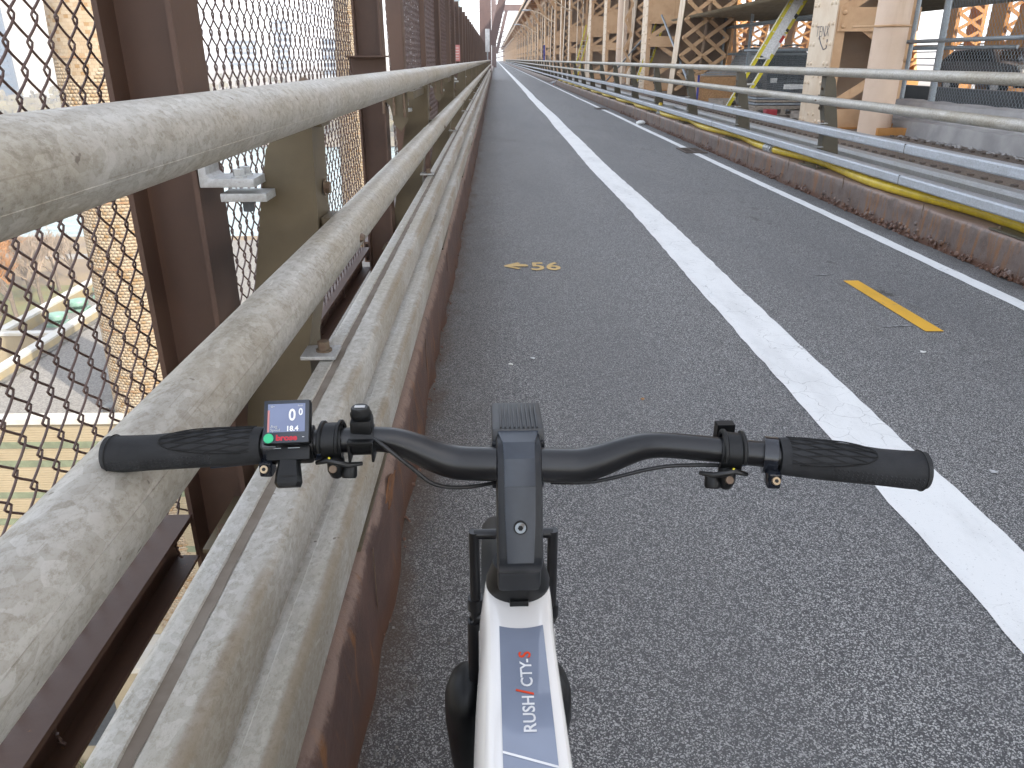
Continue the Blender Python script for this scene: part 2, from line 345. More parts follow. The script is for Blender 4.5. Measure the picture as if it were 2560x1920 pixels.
# ------------------------------------------------------------------ the deck: road, kerbs, markings
Y0, Y1 = -6, 620
m = MB(); ys = [Y0, 0, 4, 10, 30, 60, 120, Y1]
for a, b in zip(ys, ys[1:]): m.quad((-.33, a, 0), (3.44, a, 0), (3.44, b, 0), (-.33, b, 0))
struct(m.build('road', 'asphalt'))
struct(MB().box(-.6, 7, Y0, Y1, -.6, -.02).build('bridge_slab', 'deck_steel'))
def strip(name, x0, x1, ya, yb, mat, z=.004, wob=.006, step=.12, wander=0.):
    m = MB(); n = max(2, int((min(yb, 40) - ya) / step)); ys = list(np.linspace(ya, min(yb, 40), n)) + ([yb] if yb > 40 else []); L = []; off = 0
    for i, y in enumerate(ys):
        off = wander * (math.sin(y * .37) * .6 + math.sin(y * .93 + 1) * .4)
        L.append((x0 + off + random.uniform(-wob, wob), x1 + off + random.uniform(-wob, wob), y))
    for a, b in zip(L, L[1:]): m.quad((a[0], a[2], z), (a[1], a[2], z), (b[1], b[2], z), (b[0], b[2], z))
    return struct(m.build(name, mat))
strip('white_line', 1.277, 1.545, -1, 600, 'white_paint', .004, .005, .09, .022)
yy = -1
for a, b in ((-1, 12.33), (13.07, 23.6), (24.4, 30), (30.1, 600)): strip('edge_line', 3.06, 3.165, a, b, 'white_paint', .004, .004, .12, .012)
m = MB(); m.add([(2.30, 3.87, .004), (2.40, 3.87, .004), (2.385, 4.9, .004), (2.285, 4.9, .004)], [(0, 1, 2, 3)]); struct(m.build('yellow_dash', 'yellow_paint'))
m = MB(); m.add([(2.29, 16.2, .004), (2.39, 16.2, .004), (2.39, 17.2, .004), (2.29, 17.2, .004)], [(0, 1, 2, 3)]); 
# spray-painted arrow and 56
struct(text('painted_number', '56', .30, 'spray_paint', Matrix.Translation((.235, 5.22, .004)), None, .0006, .72, .006))
m = MB(); z = .005
for a, b, wd in (((.06, 5.33), (.16, 5.42), .035), ((.06, 5.33), (.16, 5.25), .035), ((.08, 5.33), (.22, 5.335), .04), ((.11, 5.37), (.21, 5.36), .03)):
    a, b = Vector((*a, z)), Vector((*b, z)); p = (b - a).normalized().cross(Vector((0, 0, 1))) * wd / 2; m.quad(a - p, a + p, b + p, b - p); z += .0003
struct(m.build('painted_arrow', 'spray_paint'))
m = MB()
for x0, x1, y, t in ((-.05, .46, 14.5, .06), (.12, .32, 14.62, .04), (1.6, 2.95, 80, 3.0), (-.1, .35, 66, 2.5), (.5, 1.0, 66.5, 1.6)):
    m.quad((x0, y, .004), (x1, y - .1, .004), (x1, y + t - .1, .004), (x0, y + t * .6, .004))
struct(m.build('old_paint_marks', 'mark_faint'))
m = MB()
for a, b in (((2.1, 3.945), (2.28, 3.965)), ((2.40, 3.99), (2.47, 4.0)), ((2.15, 5.03), (2.27, 5.06))):
    m.quad((a[0], a[1], .004), (b[0], b[1], .004), (b[0], b[1] + .02, .004), (a[0], a[1] + .02, .004))
struct(m.build('chalk_mark', 'mark_faint'))
# kerbs: steel-faced, with dents
def kerb(name, x_face, side, mat):
    prof = [(0, .0), (-.006, .10), (0, .2), (.0, .272), (.010, .293), (.028, .302), (.17, .302), (.17, -.3), (0, -.3)]
    if side > 0: prof = [(a, z * .878 if z > 0 else z) for a, z in prof]
    m = MB(); ys = list(np.arange(Y0, 20, .16)) + list(np.arange(20, Y1, 4)); rings = []
    for y in ys:
        r = []
        for i, (a, z) in enumerate(prof):
            j = random.uniform(-.007, .007) if i in (1, 2, 3) and y < 20 else 0
            if i == 0 and y < 20: j = -random.uniform(0, .028)
            r.append((x_face + side * (a + j), y, z + (random.uniform(-.004, .004) if i in (4, 5) and y < 20 else 0)))
        rings.append(r)
    m.loft(rings); return struct(m.build(name, mat, None, 40))
kerb('kerb', -.305, -1, 'kerb_brown'); kerb('kerb', 3.40, 1, 'kerb_grey_brown')
# flaking rust lumps along the foot of the right kerb
m = MB()
for i in range(900):
    y = random.uniform(2.5, 22); c = Vector((3.390 + random.uniform(-.025, .01), y, abs(random.gauss(0, .04)))); r = random.uniform(.006, .024) * (1 if math.sin(y * 2.1) + math.sin(y * 5.3) > -.2 else .5)
    m.dome(c, (-1, random.uniform(-.5, .5), random.uniform(.2, 1)), r, r * .7, 5, 2)
for i in range(260):
    y = random.uniform(.5, 14); c = Vector((-.297 + random.uniform(-.01, .02), y, random.uniform(-.003, .02))); r = random.uniform(.003, .010)
    m.dome(c, (1, random.uniform(-.5, .5), random.uniform(.5, 1.5)), r, r * .6, 5, 2)
m.build('rust_flakes', 'kerb_brown', None, None, 0, 'stuff')
m = MB()
for i in range(260):
    y = 2.5 + random.gauss(0, 1) ** 2 * 2.5 + random.choice((0, .9, 2.1, 3.6)); r = random.uniform(.012, .03); c = Vector((3.388, y, abs(random.gauss(.02, .03))))
    m.dome(c, (-1, random.uniform(-.6, .6), random.uniform(-.2, .8)), r, r * .6, 6, 2)
m.build('rust_lumps', 'kerb_grey_brown', None, None, 0, 'stuff')
# small kerb cracks / joints as thin gaps
m = MB()
for y in (1.55, 3.05, 4.6, 6.1, 7.6, 9.2, 10.8, 12.3): m.box(-.3035, -.3015, y, y + .005, .02, .27)
struct(m.build('kerb_joint', 'rust_bolt'))
m = MB()
for y in np.arange(4.6, 60, 1.52): m.box(3.396, 3.402, y, y + .005, .03, .29)
struct(m.build('kerb_joint', 'rust_bolt'))
rp = MB(); n_ = 14; P_ = [(1.86 + math.cos(t) * .085 * random.uniform(.45, 1.3), .250 + math.sin(t) * .050 * random.uniform(.45, 1.0)) for t in np.linspace(0, 2 * math.pi, n_, endpoint=False)]
rp.add([(-.2985, y, z) for y, z in P_] + [(-.302, y, z) for y, z in P_], [tuple(range(n_))] + [(i, (i + 1) % n_, n_ + (i + 1) % n_, n_ + i) for i in range(n_)]); struct(rp.build('kerb_rust_scale', 'rust_scale'))
# loose grit on the asphalt by the left kerb
m = MB()
for i in range(900):
    x = -.29 + abs(random.gauss(0, .09)); y = random.uniform(.6, 9); r = random.uniform(.002, .006)
    m.dome((x, y, .0), (random.uniform(-.3, .3), 0, 1), r, r * .8, 4, 2)
m.build('loose_grit', 'gravel', None, None, 0, 'stuff')

# ------------------------------------------------------------------ railings
def make_rail_post(parent, left=True):
    """channel post: web facing along the road, flange towards the road (left-hand version)."""
    m = MB(); t = .008
    outer = [(-.66, .305), (-.625, .50), (-.56, .85), (-.515, 1.08), (-.495, 1.17), (-.465, 1.215), (-.415, 1.235)]
    inner = [(-.392, 1.235), (-.398, 1.0), (-.405, .93), (-.448, .72), (-.455, .305)]
    m.prism(outer + inner, 'y', .0, .010)
    p = m.build('post', 'olive_steel', parent, 30)
    fl = MB(); ip = inner
    pr = [(x, z) for x, z in ip] + [(x - .011, z) for x, z in ip[::-1]]
    fl.prism(pr, 'y', .0105, .125); fl.build('post_flange', 'olive_steel', p)
    b = MB(); b.box(-.68, -.318, -.24, .27, .303, .316); b.build('base_plate', 'olive_steel', p, None, .003)
    b = MB()
    for x in (-.65, -.36):
        for y in (-.18, .21): b.hexbolt((x, y, .316), (0, 0, 1), .013, .022).cut()
    for z in (1.17, .98): b.hexbolt((-.392 if z > 1.1 else -.400, .075, z - .09), (1, 0, 0), .014, .012).cut()
    for z in (1.14, .9): b.hexbolt((-.412, .118, z - .02), (0, -1, 0), .011, .02).cut()
    b.each('bolt', 'rust_bolt', p)
    # clip plates and bolts holding the two flat rails
    c = MB(); c.box(-.452, -.372, -.075, .005, .7135, .7225); c.build('clip_plate', 'galvanized_bracket', p, None, .002)
    c = MB(); c.hexbolt((-.405, -.035, .7226), (0, 0, 1), .014, .024); c.build('clip_bolt', 'rust_bolt', p, 25)
    c = MB(); c.box(-.452, -.372, -.05, .02, .4695, .476); c.build('clip_plate', 'galvanized_bracket', p)
    # pads behind the pipes
    c = MB(); c.box(-.395, -.372, .02, .11, .952, 1.02).cut(); c.box(-.395, -.375, .02, .11, 1.215, 1.26).cut(); c.each('pipe_saddle', 'olive_steel', p)
    return p
def box_rail(name, x0, x1, z0, z1, ya, yb, mat, parent):
    r = .012; xm = (x0 + x1) / 2
    pr = [(x0, z0), (x1, z0), (x1, z1 - r), (x1 - r * .4, z1 - r * .3), (x1 - r, z1), (xm + .002, z1), (xm - .001, z1 - .005), (xm - .016, z1 - .005), (xm - .019, z1 - .001), (x0 + r, z1 - .001), (x0 + r * .3, z1 - r * .4), (x0, z1 - r)]
    m = MB(); ys = [ya] + [y for y in np.arange(math.ceil(ya), min(yb, 12), .5) if ya < y < yb] + [yb]
    m.loft([[(x, y, z) for x, z in pr] for y in ys]); o = m.build(name, mat, parent, 40)
    if name[0] == 'u':
        d = MB(); yy = list(np.arange(ya, min(yb, 14), .03)) + [yb]; L = [(xm - .0155 - random.uniform(0, .003), xm - .0012 + random.uniform(-.002, .0028), y) for y in yy]
        for p, q in zip(L, L[1:]): d.quad((p[0], p[2], z1 - .0035), (p[1], p[2], z1 - .0035), (q[1], q[2], z1 - .0035), (q[0], q[2], z1 - .0035))
        d.build('groove_dirt', 'groove_dirt', o)
    return o
def bumps(name, x, z, r, ys, nrm, parent):
    m = MB()
    for y in ys:
        n = Vector(nrm).normalized(); c = Vector((x, y, z)) + n * (r - .003)
        vs = []; a = Vector((0, 1, 0)); b = n.cross(a)
        m.add([c + a * (.026 * math.cos(t)) + b * (.011 * math.sin(t)) for t in np.linspace(0, 2 * math.pi, 12, endpoint=False)] + [c + a * (.018 * math.cos(t)) + b * (.006 * math.sin(t)) + n * .009 for t in np.linspace(0, 2 * math.pi, 12, endpoint=False)],
              [(i, (i + 1) % 12, 12 + (i + 1) % 12, 12 + i) for i in range(12)] + [tuple(range(12, 24))]).cut()
    return m.each(name, 'rust_bolt', parent, 40)
def railing(label, mirror, zt, z2, zr3, zr4, posts, yend, pm, rm):
    root = thing('bridge_railing', label, 'railing', (0, posts[0], 0)); X = (lambda x: 3.095 - x) if mirror else (lambda x: x)
    ya, yb = -3 - posts[0], yend - posts[0]
    for nm, z in (('top_pipe', zt), ('lower_pipe', z2)):
        x = X(-.384 if nm == 'top_pipe' and not mirror else -.345); m = MB(); ys = [ya, ya + 1, ya + 2] + list(np.arange(ya + 2.5, 12, .5)) + list(np.arange(12, yb, 6)) + [yb]
        m.tube([(x, y, z) for y in ys], .0445 if not mirror else .042, 28); tp = m.build(nm, pm, root, 60)
        w_ = MB(); qa = R(-22) if nm == 'top_pipe' else R(20); rr0 = .0445 if not mirror else .042; w_.tube([(x + math.cos(qa) * rr0, ya + .1, z + math.sin(qa) * rr0), (x + math.cos(qa) * rr0, min(yb, 25), z + math.sin(qa) * rr0)], .0007, 5); w_.build('weld_seam', pm, tp)
        s = MB()   # weld sleeves at the pipe joints
        for y in np.arange(4.2 - posts[0], yb, 6.1): s.tube([(x, y, z), (x, y + .012, z)], .0462 if not mirror else .0436, 28).cut()
        s.each('pipe_joint', pm, tp, 60)
        sg = -1 if mirror else 1
        bumps('bolt_cap', x, z, .0445 if not mirror else .042, [p - posts[0] - .02 for p in posts[:16]], (-.25 * sg, 0, 1) if nm == 'top_pipe' else (.95 * sg, 0, -.05), tp)
    for nm, zt_ in (('upper_flat_rail', zr3), ('lower_flat_rail', zr4)):
        a, b = sorted((X(-.416), X(-.308)))
        if mirror:
            m = MB(); m.prism([(a + .012, zt_ - .078), (b, zt_ - .078), (b, zt_), (a + .012, zt_), (a, zt_ - .012), (a, zt_ - .066)], 'y', ya, yb); m.build(nm, rm, root)
            s = MB()
            for y in np.arange(2.0, yb, 6.1): s.box(a - .0015, b, y, y + .008, zt_ - .076, zt_ + .0012).cut()
            s.each('rail_joint', 'tar_sheet', root)
        else: box_rail(nm, a, b, zt_ - .08 if nm[0] == 'u' else zt_ - .098, zt_, ya, yb, rm, root)
    p0 = make_rail_post(root)
    if mirror:
        for o in [p0] + list(p0.children):
            o.data = o.data.copy(); o.data.materials[0] = MT['olive_dark'] if 'olive' in o.data.materials[0].name else o.data.materials[0]; v = np.empty(len(o.data.vertices) * 3, np.float32); o.data.vertices.foreach_get('co', v); v = v.reshape(-1, 3); v[:, 0] = 3.095 - v[:, 0]; v[:, 2] -= np.where(v[:, 2] > .8, .02, np.where(v[:, 2] < .42, .039, .0)); o.data.vertices.foreach_set('co', v.ravel()); o.data.flip_normals()
    for i, y in enumerate(posts[1:]):
        q = copy_tree(p0, root); q.location = (0, y - posts[0], 0)
    return root
LP = [1.73 + 3.05 * k for k in range(-1, 20)]
lr = railing('weathered galvanised pipe railing along the left kerb beside the chain-link fence', False, 1.266, .986, .71, .466, [LP[1], LP[0]] + LP[2:], 61.5, 'galvanized_pipe', 'galvanized_rail')
RP = [-1.5, 1.8, 5.0] + [8.65 + 3.15 * k for k in range(0, 88)]
rr = railing('bluish galvanised railing along the right kerb between road and tan steel truss', True, 1.228, .95, .70, .448, RP, 280, 'galvanized_pipe', 'galvanized_bright')

# brackets tying rail posts to fence posts on the left
def bracket():
    root = bpy.data.objects.new('fence_bracket', None); col.objects.link(root); root.parent = lr
    m = MB(); m.prism([(-.612, 1.105), (-.50, 1.105), (-.50, 1.123), (-.588, 1.123), (-.596, 1.131), (-.596, 1.20), (-.612, 1.20)], 'y', -.05, .035); m.build('angle_plate', 'galvanized_bracket', root, None, .002)
    m = MB(); m.box(-.575, -.48, -.045, .03, 1.075, 1.092); m.build('lower_plate', 'galvanized_bracket', root, None, .0015)
    m = MB()
    for y in (-.03, .012): m.hexbolt((-.535, y, 1.123), (0, 0, 1), .012, .017).cut()
    m.hexbolt((-.596, -.028, 1.165), (1, 0, 0), .011, .015).cut(); m.hexbolt((-.596, .012, 1.172), (1, 0, 0), .011, .015).cut()
    m.each('bracket_bolt', 'steel_bolt', root, 25)
    m = MB(); m.hexbolt((-.525, -.025, 1.075), (0, 0, -1), .012, .022); m.build('bracket_nut', 'louvre_dark', root, 25)
    return root
for yb in (4.42, 7.5):
    m = MB(); m.prism([(-.61, 1.215), (-.43, 1.215), (-.43, 1.18), (-.47, 1.155), (-.478, 1.04), (-.515, .985), (-.55, 1.02), (-.57, 1.12), (-.61, 1.15)], 'y', 0, .012); m.build('hanger_plate', 'olive_steel', lr).location = (0, yb - 1.73, 0)
    m = MB(); m.box(-.445, -.415, -.25, .7, 1.165, 1.20); m.build('hanger_bar', 'olive_steel', lr).location = (0, yb - 1.73, 0)
    m = MB()
    for k in range(3): m.tube([(-.60 + .055 * k, -.02, 1.08 - .01 * k), (-.60 + .055 * k, -.02, 1.20)], .008, 6).cut()
    for o in [m.each('hanger_bolt', 'rust_bolt', lr)] + [c for c in list(lr.children) if c.name.startswith('hanger_bolt')]: o.location = (0, yb - 1.73, 0) if o.location.y == 0 else o.location
b0 = bracket(); b0.location = (0, -.045, 0)
for y in (3.0, 6.05, 9.1, 12.1, 15.2): q = copy_tree(b0, lr); q.location = (0, y - .05, 0)

# ------------------------------------------------------------------ chain-link fences
def chain_mesh(name, L, Hh, p, s, e, r, ns, sides, mat, parent, loc, zstart=0):
    n = int(L / p); k = int(Hh / s); t = np.linspace(0, k, k * ns + 1); ph = np.sin(np.pi * (t - .5)); f = np.arcsin(.975 * ph) / np.arcsin(.975)
    xo = np.cos(np.pi * (t - .5)) * .0028
    P = np.zeros((n, len(t), 3)); P[:, :, 0] = xo[None] * np.where(np.arange(n) % 2, 1, -1)[:, None]; P[:, :, 1] = (np.arange(n)[:, None] + .5) * p + (p / 2 + e) * f[None] * np.where(np.arange(n) % 2, 1, -1)[:, None]; P[:, :, 2] = zstart + t[None] * s
    P[:, :, 1] += rng.normal(0, p * .015, (n, 1)); P[:, :, 0] += rng.normal(0, .0012, (n, 1)) + .006 * np.sin(P[:, :, 2] * 3 + P[:, :, 1] * 2)
    d = np.gradient(P, axis=1); d /= np.linalg.norm(d, axis=2, keepdims=True); a = np.zeros_like(d); a[:, :, 0] = 1; b = np.cross(d, a); b /= np.linalg.norm(b, axis=2, keepdims=True); a = np.cross(b, d)
    ang = np.arange(sides) * 2 * np.pi / sides
    V = P[:, :, None, :] + r * (a[:, :, None] * np.cos(ang)[None, None, :, None] + b[:, :, None] * np.sin(ang)[None, None, :, None])
    T = len(t); i = np.arange(n)[:, None, None] * T * sides; j = np.arange(T - 1)[None, :, None] * sides; q = np.arange(sides)[None, None]; q2 = (q + 1) % sides
    Fq = np.stack([i + j + q, i + j + q2, i + j + sides + q2, i + j + sides + q], -1).reshape(-1, 4)
    o = npmesh(name, V.reshape(-1, 3), Fq, mat, parent, 'stuff', True); o.location = loc; return o
fence = thing('chain_link_fence', 'tall brown chain-link fence on brown steel posts along the left edge, river beyond', 'fence', (-.7, 1.65, .3))
def wpost(zt, parent, loc, dep=.15, wd=.15, name='fence_post'):
    m = MB(); x0, x1 = -.07 - (dep - .15), .08
    m.box(x0, x0 + .011, 0, wd, -.15, zt); m.box(x1 - .011, x1, 0, wd, -.15, zt); m.box(x0 + .011, x1 - .011, wd / 2 - .004, wd / 2 + .004, -.15, zt)
    o = m.build(name, 'brown_paint', parent, None); o.location = loc; return o
posts_f = [1.65 - 2.95, 1.65, 4.6, 9.5, 11.6] + [13.0 + 1.56 * k for k in range(31)]
w0 = wpost(1.96, fence, (0, 0, 0)); wfar = None
for y in posts_f:
    if y == 1.65: continue
    c = w0.copy(); col.objects.link(c); c.location = (0, y - 1.65, 0)
# leaning post by the gap, and the thin one
m = MB(); m.add([(.03, 3.95, 0), (.085, 3.95, 0), (.085, 4.12, 0), (.03, 4.12, 0), (-.035, 3.95, 1.96), (.085, 3.95, 1.96), (.085, 4.12, 1.96), (-.035, 4.12, 1.96)], [(0, 1, 2, 3), (4, 5, 6, 7), (0, 1, 5, 4), (1, 2, 6, 5), (2, 3, 7, 6), (3, 0, 4, 7)])
m.build('leaning_post', 'brown_paint', fence, None, .004)
m = MB(); m.box(.03, .075, 5.9, 5.96, 0, 1.96).cut(); m.box(.03, .075, 4.18, 4.215, 0, 1.96).cut(); m.each('thin_post', 'brown_paint', fence)
# bottom channel: web outside, open side to the road, and top rail
for a, b in ((-3.3, 0), (.15, 2.95), (3.1, 3.95), (4.2, 7.85), (8.0, 9.95), (10.1, 11.35), (11.5, 59.5)):
    m = MB(); m.prism([(-.125, -.12), (-.063, -.12), (-.063, -.112), (-.116, -.112), (-.116, -.006), (-.063, -.006), (-.063, .008), (-.125, .008)], 'y', a, b); m.build('bottom_rail', 'brown_paint', fence)
    m = MB(); m.box(-.11, -.07, a, b, 1.92, 1.95); m.build('top_rail', 'brown_paint', fence)
m = MB(); m.box(-.10, .10, 2.93, 2.945, .93, 1.06); m.box(-.10, .12, 2.80, 2.94, 1.06, 1.068); m.build('post_collar', 'brown_paint', fence, None)
chain_mesh('chain_link_mesh', 3.0, 1.92, .037, .0455, .009, .0026, 6, 6, 'wire_brown', fence, (-.128, -2.88, .0), -.06)
chain_mesh('chain_link_mesh', 2.9, 1.92, .037, .0455, .009, .0026, 5, 5, 'wire_brown', fence, (-.095, .12, .0), -.06)
far0 = chain_mesh('chain_link_mesh', 3.72, 1.92, .037, .0455, .009, .0027, 3, 4, 'wire_brown', fence, (.02, 4.18, .0), -.03)
fl2 = far0.copy(); col.objects.link(fl2); fl2.location = (-.10, 4.65, .02)
far1 = chain_mesh('chain_link_mesh', 1.95, 1.92, .037, .0455, .009, .0029, 2, 3, 'wire_brown', fence, (.02, 7.95, .0), -.03)
for k in range(24): c = far1.copy(); col.objects.link(c); c.location = (.02, 10.0 + 2.0 * k, 0)
# wire ties
m = MB()
for y in np.arange(-1.2, 2.6, .55):
    z0_ = .012
    for k in range(5): m.tube([(-.07 + .004 * math.sin(k), y + .003 * k, .0 - .012 * k), (-.068 - .004 * math.sin(k), y + .003 * k + .004, -.012 - .012 * k)], .003, 5)
m.build('wire_tie', 'wire_brown', fence)
s1 = thing('small_sign', 'small faded red sign hanging on the left fence just above the pipe rail', 'sign', (-.60, 13.35, 1.32))
m = MB(); m.box(-.16, .04, 0, .012, 0, .24); m.build('plate', 'sign_red', s1, None, .003)
m = MB()
for k in range(5): m.box(-.14, .02, -.003, -.0005, .03 + k * .04, .04 + k * .04)
m.build('print_line', 'litter_white', s1)
s2 = thing('small_sign', 'narrow grey sign on a thin grey post beside the brown portal leg', 'sign', (-.45, 50, 0))
m = MB(); m.tube([(0, 0, .3), (0, 0, 3.0)], .04, 8); m.build('pole', 'galvanized_tube', s2); m = MB(); m.box(-.13, .13, -.06, -.045, 1.75, 3.0); m.build('plate', 'sign_grey', s2, None, .004)

# brown portal frame across the path in the distance
pf = thing('portal_frame', 'dark brown steel portal leg with slanting brace at the far end of the fence', 'steel frame', (-.7, 62, 0))
m = MB(); m.box(-.42, .42, 0, .6, -1, 12); m.build('portal_leg', 'portal_brown', pf, None, .02)
m = MB(); m.bar((.45, .3, 2.3), (2.35, .3, 9.6), .55, .5, (0, 1, 0)); m.build('portal_brace', 'portal_brown', pf)
m = MB(); m.box(-.42, 7, -.05, .65, 9.2, 10.2); m.build('portal_beam', 'portal_brown', pf)
m = MB(); 
for z in np.arange(1.2, 8, 1.1): m.box(-.43, .43, -.012, -.001, z, z + .05)
m.build('seam_plate', 'portal_brown', pf)

pf2 = copy_tree(pf); pf2.location = (-.2, 150, 0); tag(pf2, 'second, paler portal leg and brace seen through the first one', 'steel frame')
m = MB()
for k in range(10): m.bar((.2, .3, 1.5 + k * .8), (1.9, .3, 1.1 + (k + 1) * .8), .12, .1, (0, 1, 0))
m.build('lattice_bar', 'portal_brown', pf2, None, 0, 'stuff')
# ------------------------------------------------------------------ right-hand walkway, beam, hose
m = MB(); m.box(3.57, 6.45, Y0, Y1, .0, .25); struct(m.build('walkway', 'walk_plate'))
# raised diamond tread on the near part of the walkway, and rows of bolts
V = []; Fq = []; 
for i, y in enumerate(np.arange(5.5, 16, .075)):
    for j, x in enumerate(np.arange(4.3, 6.3, .075)):
        a = .018 if (i + j) % 2 else .007; b = .007 if (i + j) % 2 else .018; o = len(V); V += [(x - a, y, .2505), (x, y - b, .2505), (x + a, y, .2505), (x, y + b, .2505), (x, y, .2575)]; Fq += [(o, o + 1, o + 4), (o + 1, o + 2, o + 4), (o + 2, o + 3, o + 4), (o + 3, o, o + 4)]
npmesh('tread_bumps', V, Fq, 'walk_plate', None, 'stuff')
m = MB()
for y in np.arange(5, 26, .24):
    for x, o in ((4.25, 0), (4.85, .1), (5.45, .04), (6.1, .08)): m.box(x - .022, x + .022, y + o - .028, y + o + .028, .2515, .272)
m.build('walkway_bolts', 'grate_iron', None, None, 0, 'stuff')
gb = tag(MB().prism([(3.86, .252), (4.02, .252), (4.02, .40), (4.005, .43), (3.95, .445), (3.89, .43), (3.86, .40)], 'y', -4, 60).build('channel_rail', 'galvanized_bracket', None, 30), 'long low galvanised channel lying on the walkway just behind the right railing', 'steel channel')
hose = thing('yellow_hose', 'thick yellow hose snaking along the top of the right kerb behind the railing posts', 'hose', (3.5, 2, .266))
def hosepts(a, b, amp=.06, hump=None):
    out = []
    for y in np.arange(a, b + .01, .12):
        ph = (y - 8.70) / 3.15 * 2 * math.pi; x = .080 - amp * (.5 - .5 * math.cos(ph)) * 2; zz = .043
        if hump and abs(y - hump) < .45: zz += .16 * (math.cos((y - hump) / .45 * math.pi) + 1) / 2
        out.append((x, y - 2, zz))
    return out
m = MB(); m.tube(hosepts(1.5, 10.0), .042, 12); m.build('hose_length', 'hose_yellow', hose, 60)
m = MB(); m.tube(hosepts(10.15, 45, .06, 17.4), .040, 10); m.build('hose_length', 'hose_yellow', hose, 60)
m = MB(); p = hosepts(9.95, 10.2); m.tube([p[0], p[-1]], .052, 12); m.tube([(p[0][0], p[0][1] + .05, p[0][2]), (p[0][0], p[0][1] + .08, p[0][2])], .062, 12); m.tube([(p[0][0], p[0][1] + .17, p[0][2]), (p[0][0], p[0][1] + .2, p[0][2])], .062, 12); m.build('coupling', 'steel_bolt', hose, 40)
bk = thing('grey_bucket', 'upturned grey plastic tub on the kerb under the humped yellow hose', 'tub', (3.66, 17.45, .266))
m = MB(); m.loft([[(math.cos(t) * r, math.sin(t) * r, z) for t in np.linspace(0, 2 * math.pi, 18, endpoint=False)] for r, z in ((.2, 0), (.2, .02), (.17, .16), (.165, .17))]); m.build('tub_body', 'bucket_grey', bk, 40)
m = MB(); m.tube([(math.cos(t) * .203, math.sin(t) * .203, .02) for t in np.linspace(0, 2 * math.pi, 19)], .008, 6); m.build('tub_rim', 'bucket_grey', bk, 40)
# drain grates set in the road edge
def grate(y, label, x=3.12):
    g = thing('drain_grate', label, 'drain grate', (x, y, .004), 0, 'drain grates along the right kerb')
    m = MB(); m.box(-.17, .17, -.36, -.26, 0, .012); m.box(-.17, .17, .26, .36, 0, .012); m.box(-.17, -.14, -.26, .26, 0, .012); m.box(.14, .17, -.26, .26, 0, .012); m.build('grate_frame', 'grate_iron', g)
    m = MB(); m.quad((-.14, -.26, .0015), (.14, -.26, .0015), (.14, .26, .0015), (-.14, .26, .0015)); m.build('grate_pit', 'hole_black', g)
    mm = None
    for k in range(7):
        if mm is None: mm = MB().box(-.14, .14, -.25, -.222, .002, .010).build('grate_bar', 'grate_iron', g)
        else: c = mm.copy(); col.objects.link(c); c.location = (0, k * .073, 0)
    mm = MB().box(-.012, .012, -.26, .26, .0105, .0135).build('cross_bar', 'grate_iron', g); return g
grate(12.7, 'nearer iron drain grate interrupting the white edge line by the right kerb'); grate(24.0, 'farther iron drain grate in the white edge line, near the distant right kerb')

# ------------------------------------------------------------------ tan truss on the right
truss = thing('bridge_truss', 'tan riveted steel truss of laced columns and diagonals along the right side of the path', 'bridge truss', (5.6, 13.85, .25))
def zig(parent, x0, x1, y, z0, z1, step, wd, mat, lean=0, double=False, rv=None, th=.014):
    z = z0; k = 0; zz = []
    while z < z1 - .05:
        zz.append((z, min(z + step, z1), k % 2)); z += step; k += 1
    for dbl in ((0, 1) if double else (0,)):
        for a, b, par in zz:
            xa, xb = (x0, x1) if (par + dbl) % 2 == 0 else (x1, x0); yo = y - .018 * (par + 2 * dbl)
            m = MB(); m.bar((xa, yo + lean * a, a), (xb, yo + lean * b, b), wd, th, (0, 1, 0)); m.build('lattice_bar', mat, parent)
            if rv is not None:
                for xx, q in ((xa, a), (xb, b)): rv.dome((xx, yo + lean * q - th / 2, q), (0, -1, 0), .042, .028, 8, 2)
def truss_column(parent, detail=True, Ht=8.2):
    c = bpy.data.objects.new('truss_column', None); col.objects.link(c); c.parent = parent; rv = MB(); rt = MB()
    m = MB(); m.box(0, .02, 0, 1.05, 0, Ht); m.build('side_plate', 'cream_lit_paint', c); m = MB(); m.box(1.33, 1.35, 0, 1.05, 0, Ht); m.build('side_plate', 'tan_paint', c)  # road-facing plate coloured paler to paint in the light it catches
    m = MB(); m.box(.02, .17, -.012, .0, 0, Ht); m.box(1.18, 1.33, -.012, .0, 0, Ht); m.build('corner_angle', 'tan_paint', c)
    m = MB(); m.box(.02, 1.33, .62, .64, 0, Ht); m.build('web_plate', 'web_brown', c)
    zig(c, .10, 1.25, -.022, .35, 7.9, .74, .15, 'tan_paint', rv=rt)
    for z, h_ in ((0.02, .3), (1.52, .36), (2.3, 1.1), (5.2, .4)):
        m = MB(); m.box(.012, 1.338, -.105, -.09, z, z + h_); m.build('batten_plate', 'tan_paint', c)
        for zz in (z + .08, z + h_ - .08):
            for x in (.09, 1.26): rt.dome((x, -.105, zz), (0, -1, 0), .042, .028, 8, 2)
    for z in np.arange(.1, 5.5, .31):
        for y, o in ((.09, 0), (.25, .0), (.80, .0), (.96, .0)): rv.dome((0, y, z + (.0 if y in (.09, .96) else .0)), (-1, 0, 0), .040, .026, 7, 2)
        if int(z * 10) % 2: 
            for y in (.40, .62): rv.dome((0, y, z + .1), (-1, 0, 0), .030, .022, 7, 2)
    rv.build('rivets', 'cream_lit_paint', c, 60, 0, 'stuff'); rt.build('rivets', 'tan_paint', c, 60, 0, 'stuff')
    m = MB(); m.box(-.05, 1.45, -.2, 1.2, -.002, .03); m.build('foot_plate', 'tan_orange', c)
    return c
c0 = truss_column(truss)
CY = [13.85, 31.1, 42.6, 63.5, 79, 95, 111, 127, 143, 159, 175, 191, 207, 223]
for y in CY[1:]: c = copy_tree(c0, truss); c.location = (0, y - 13.85, 0)
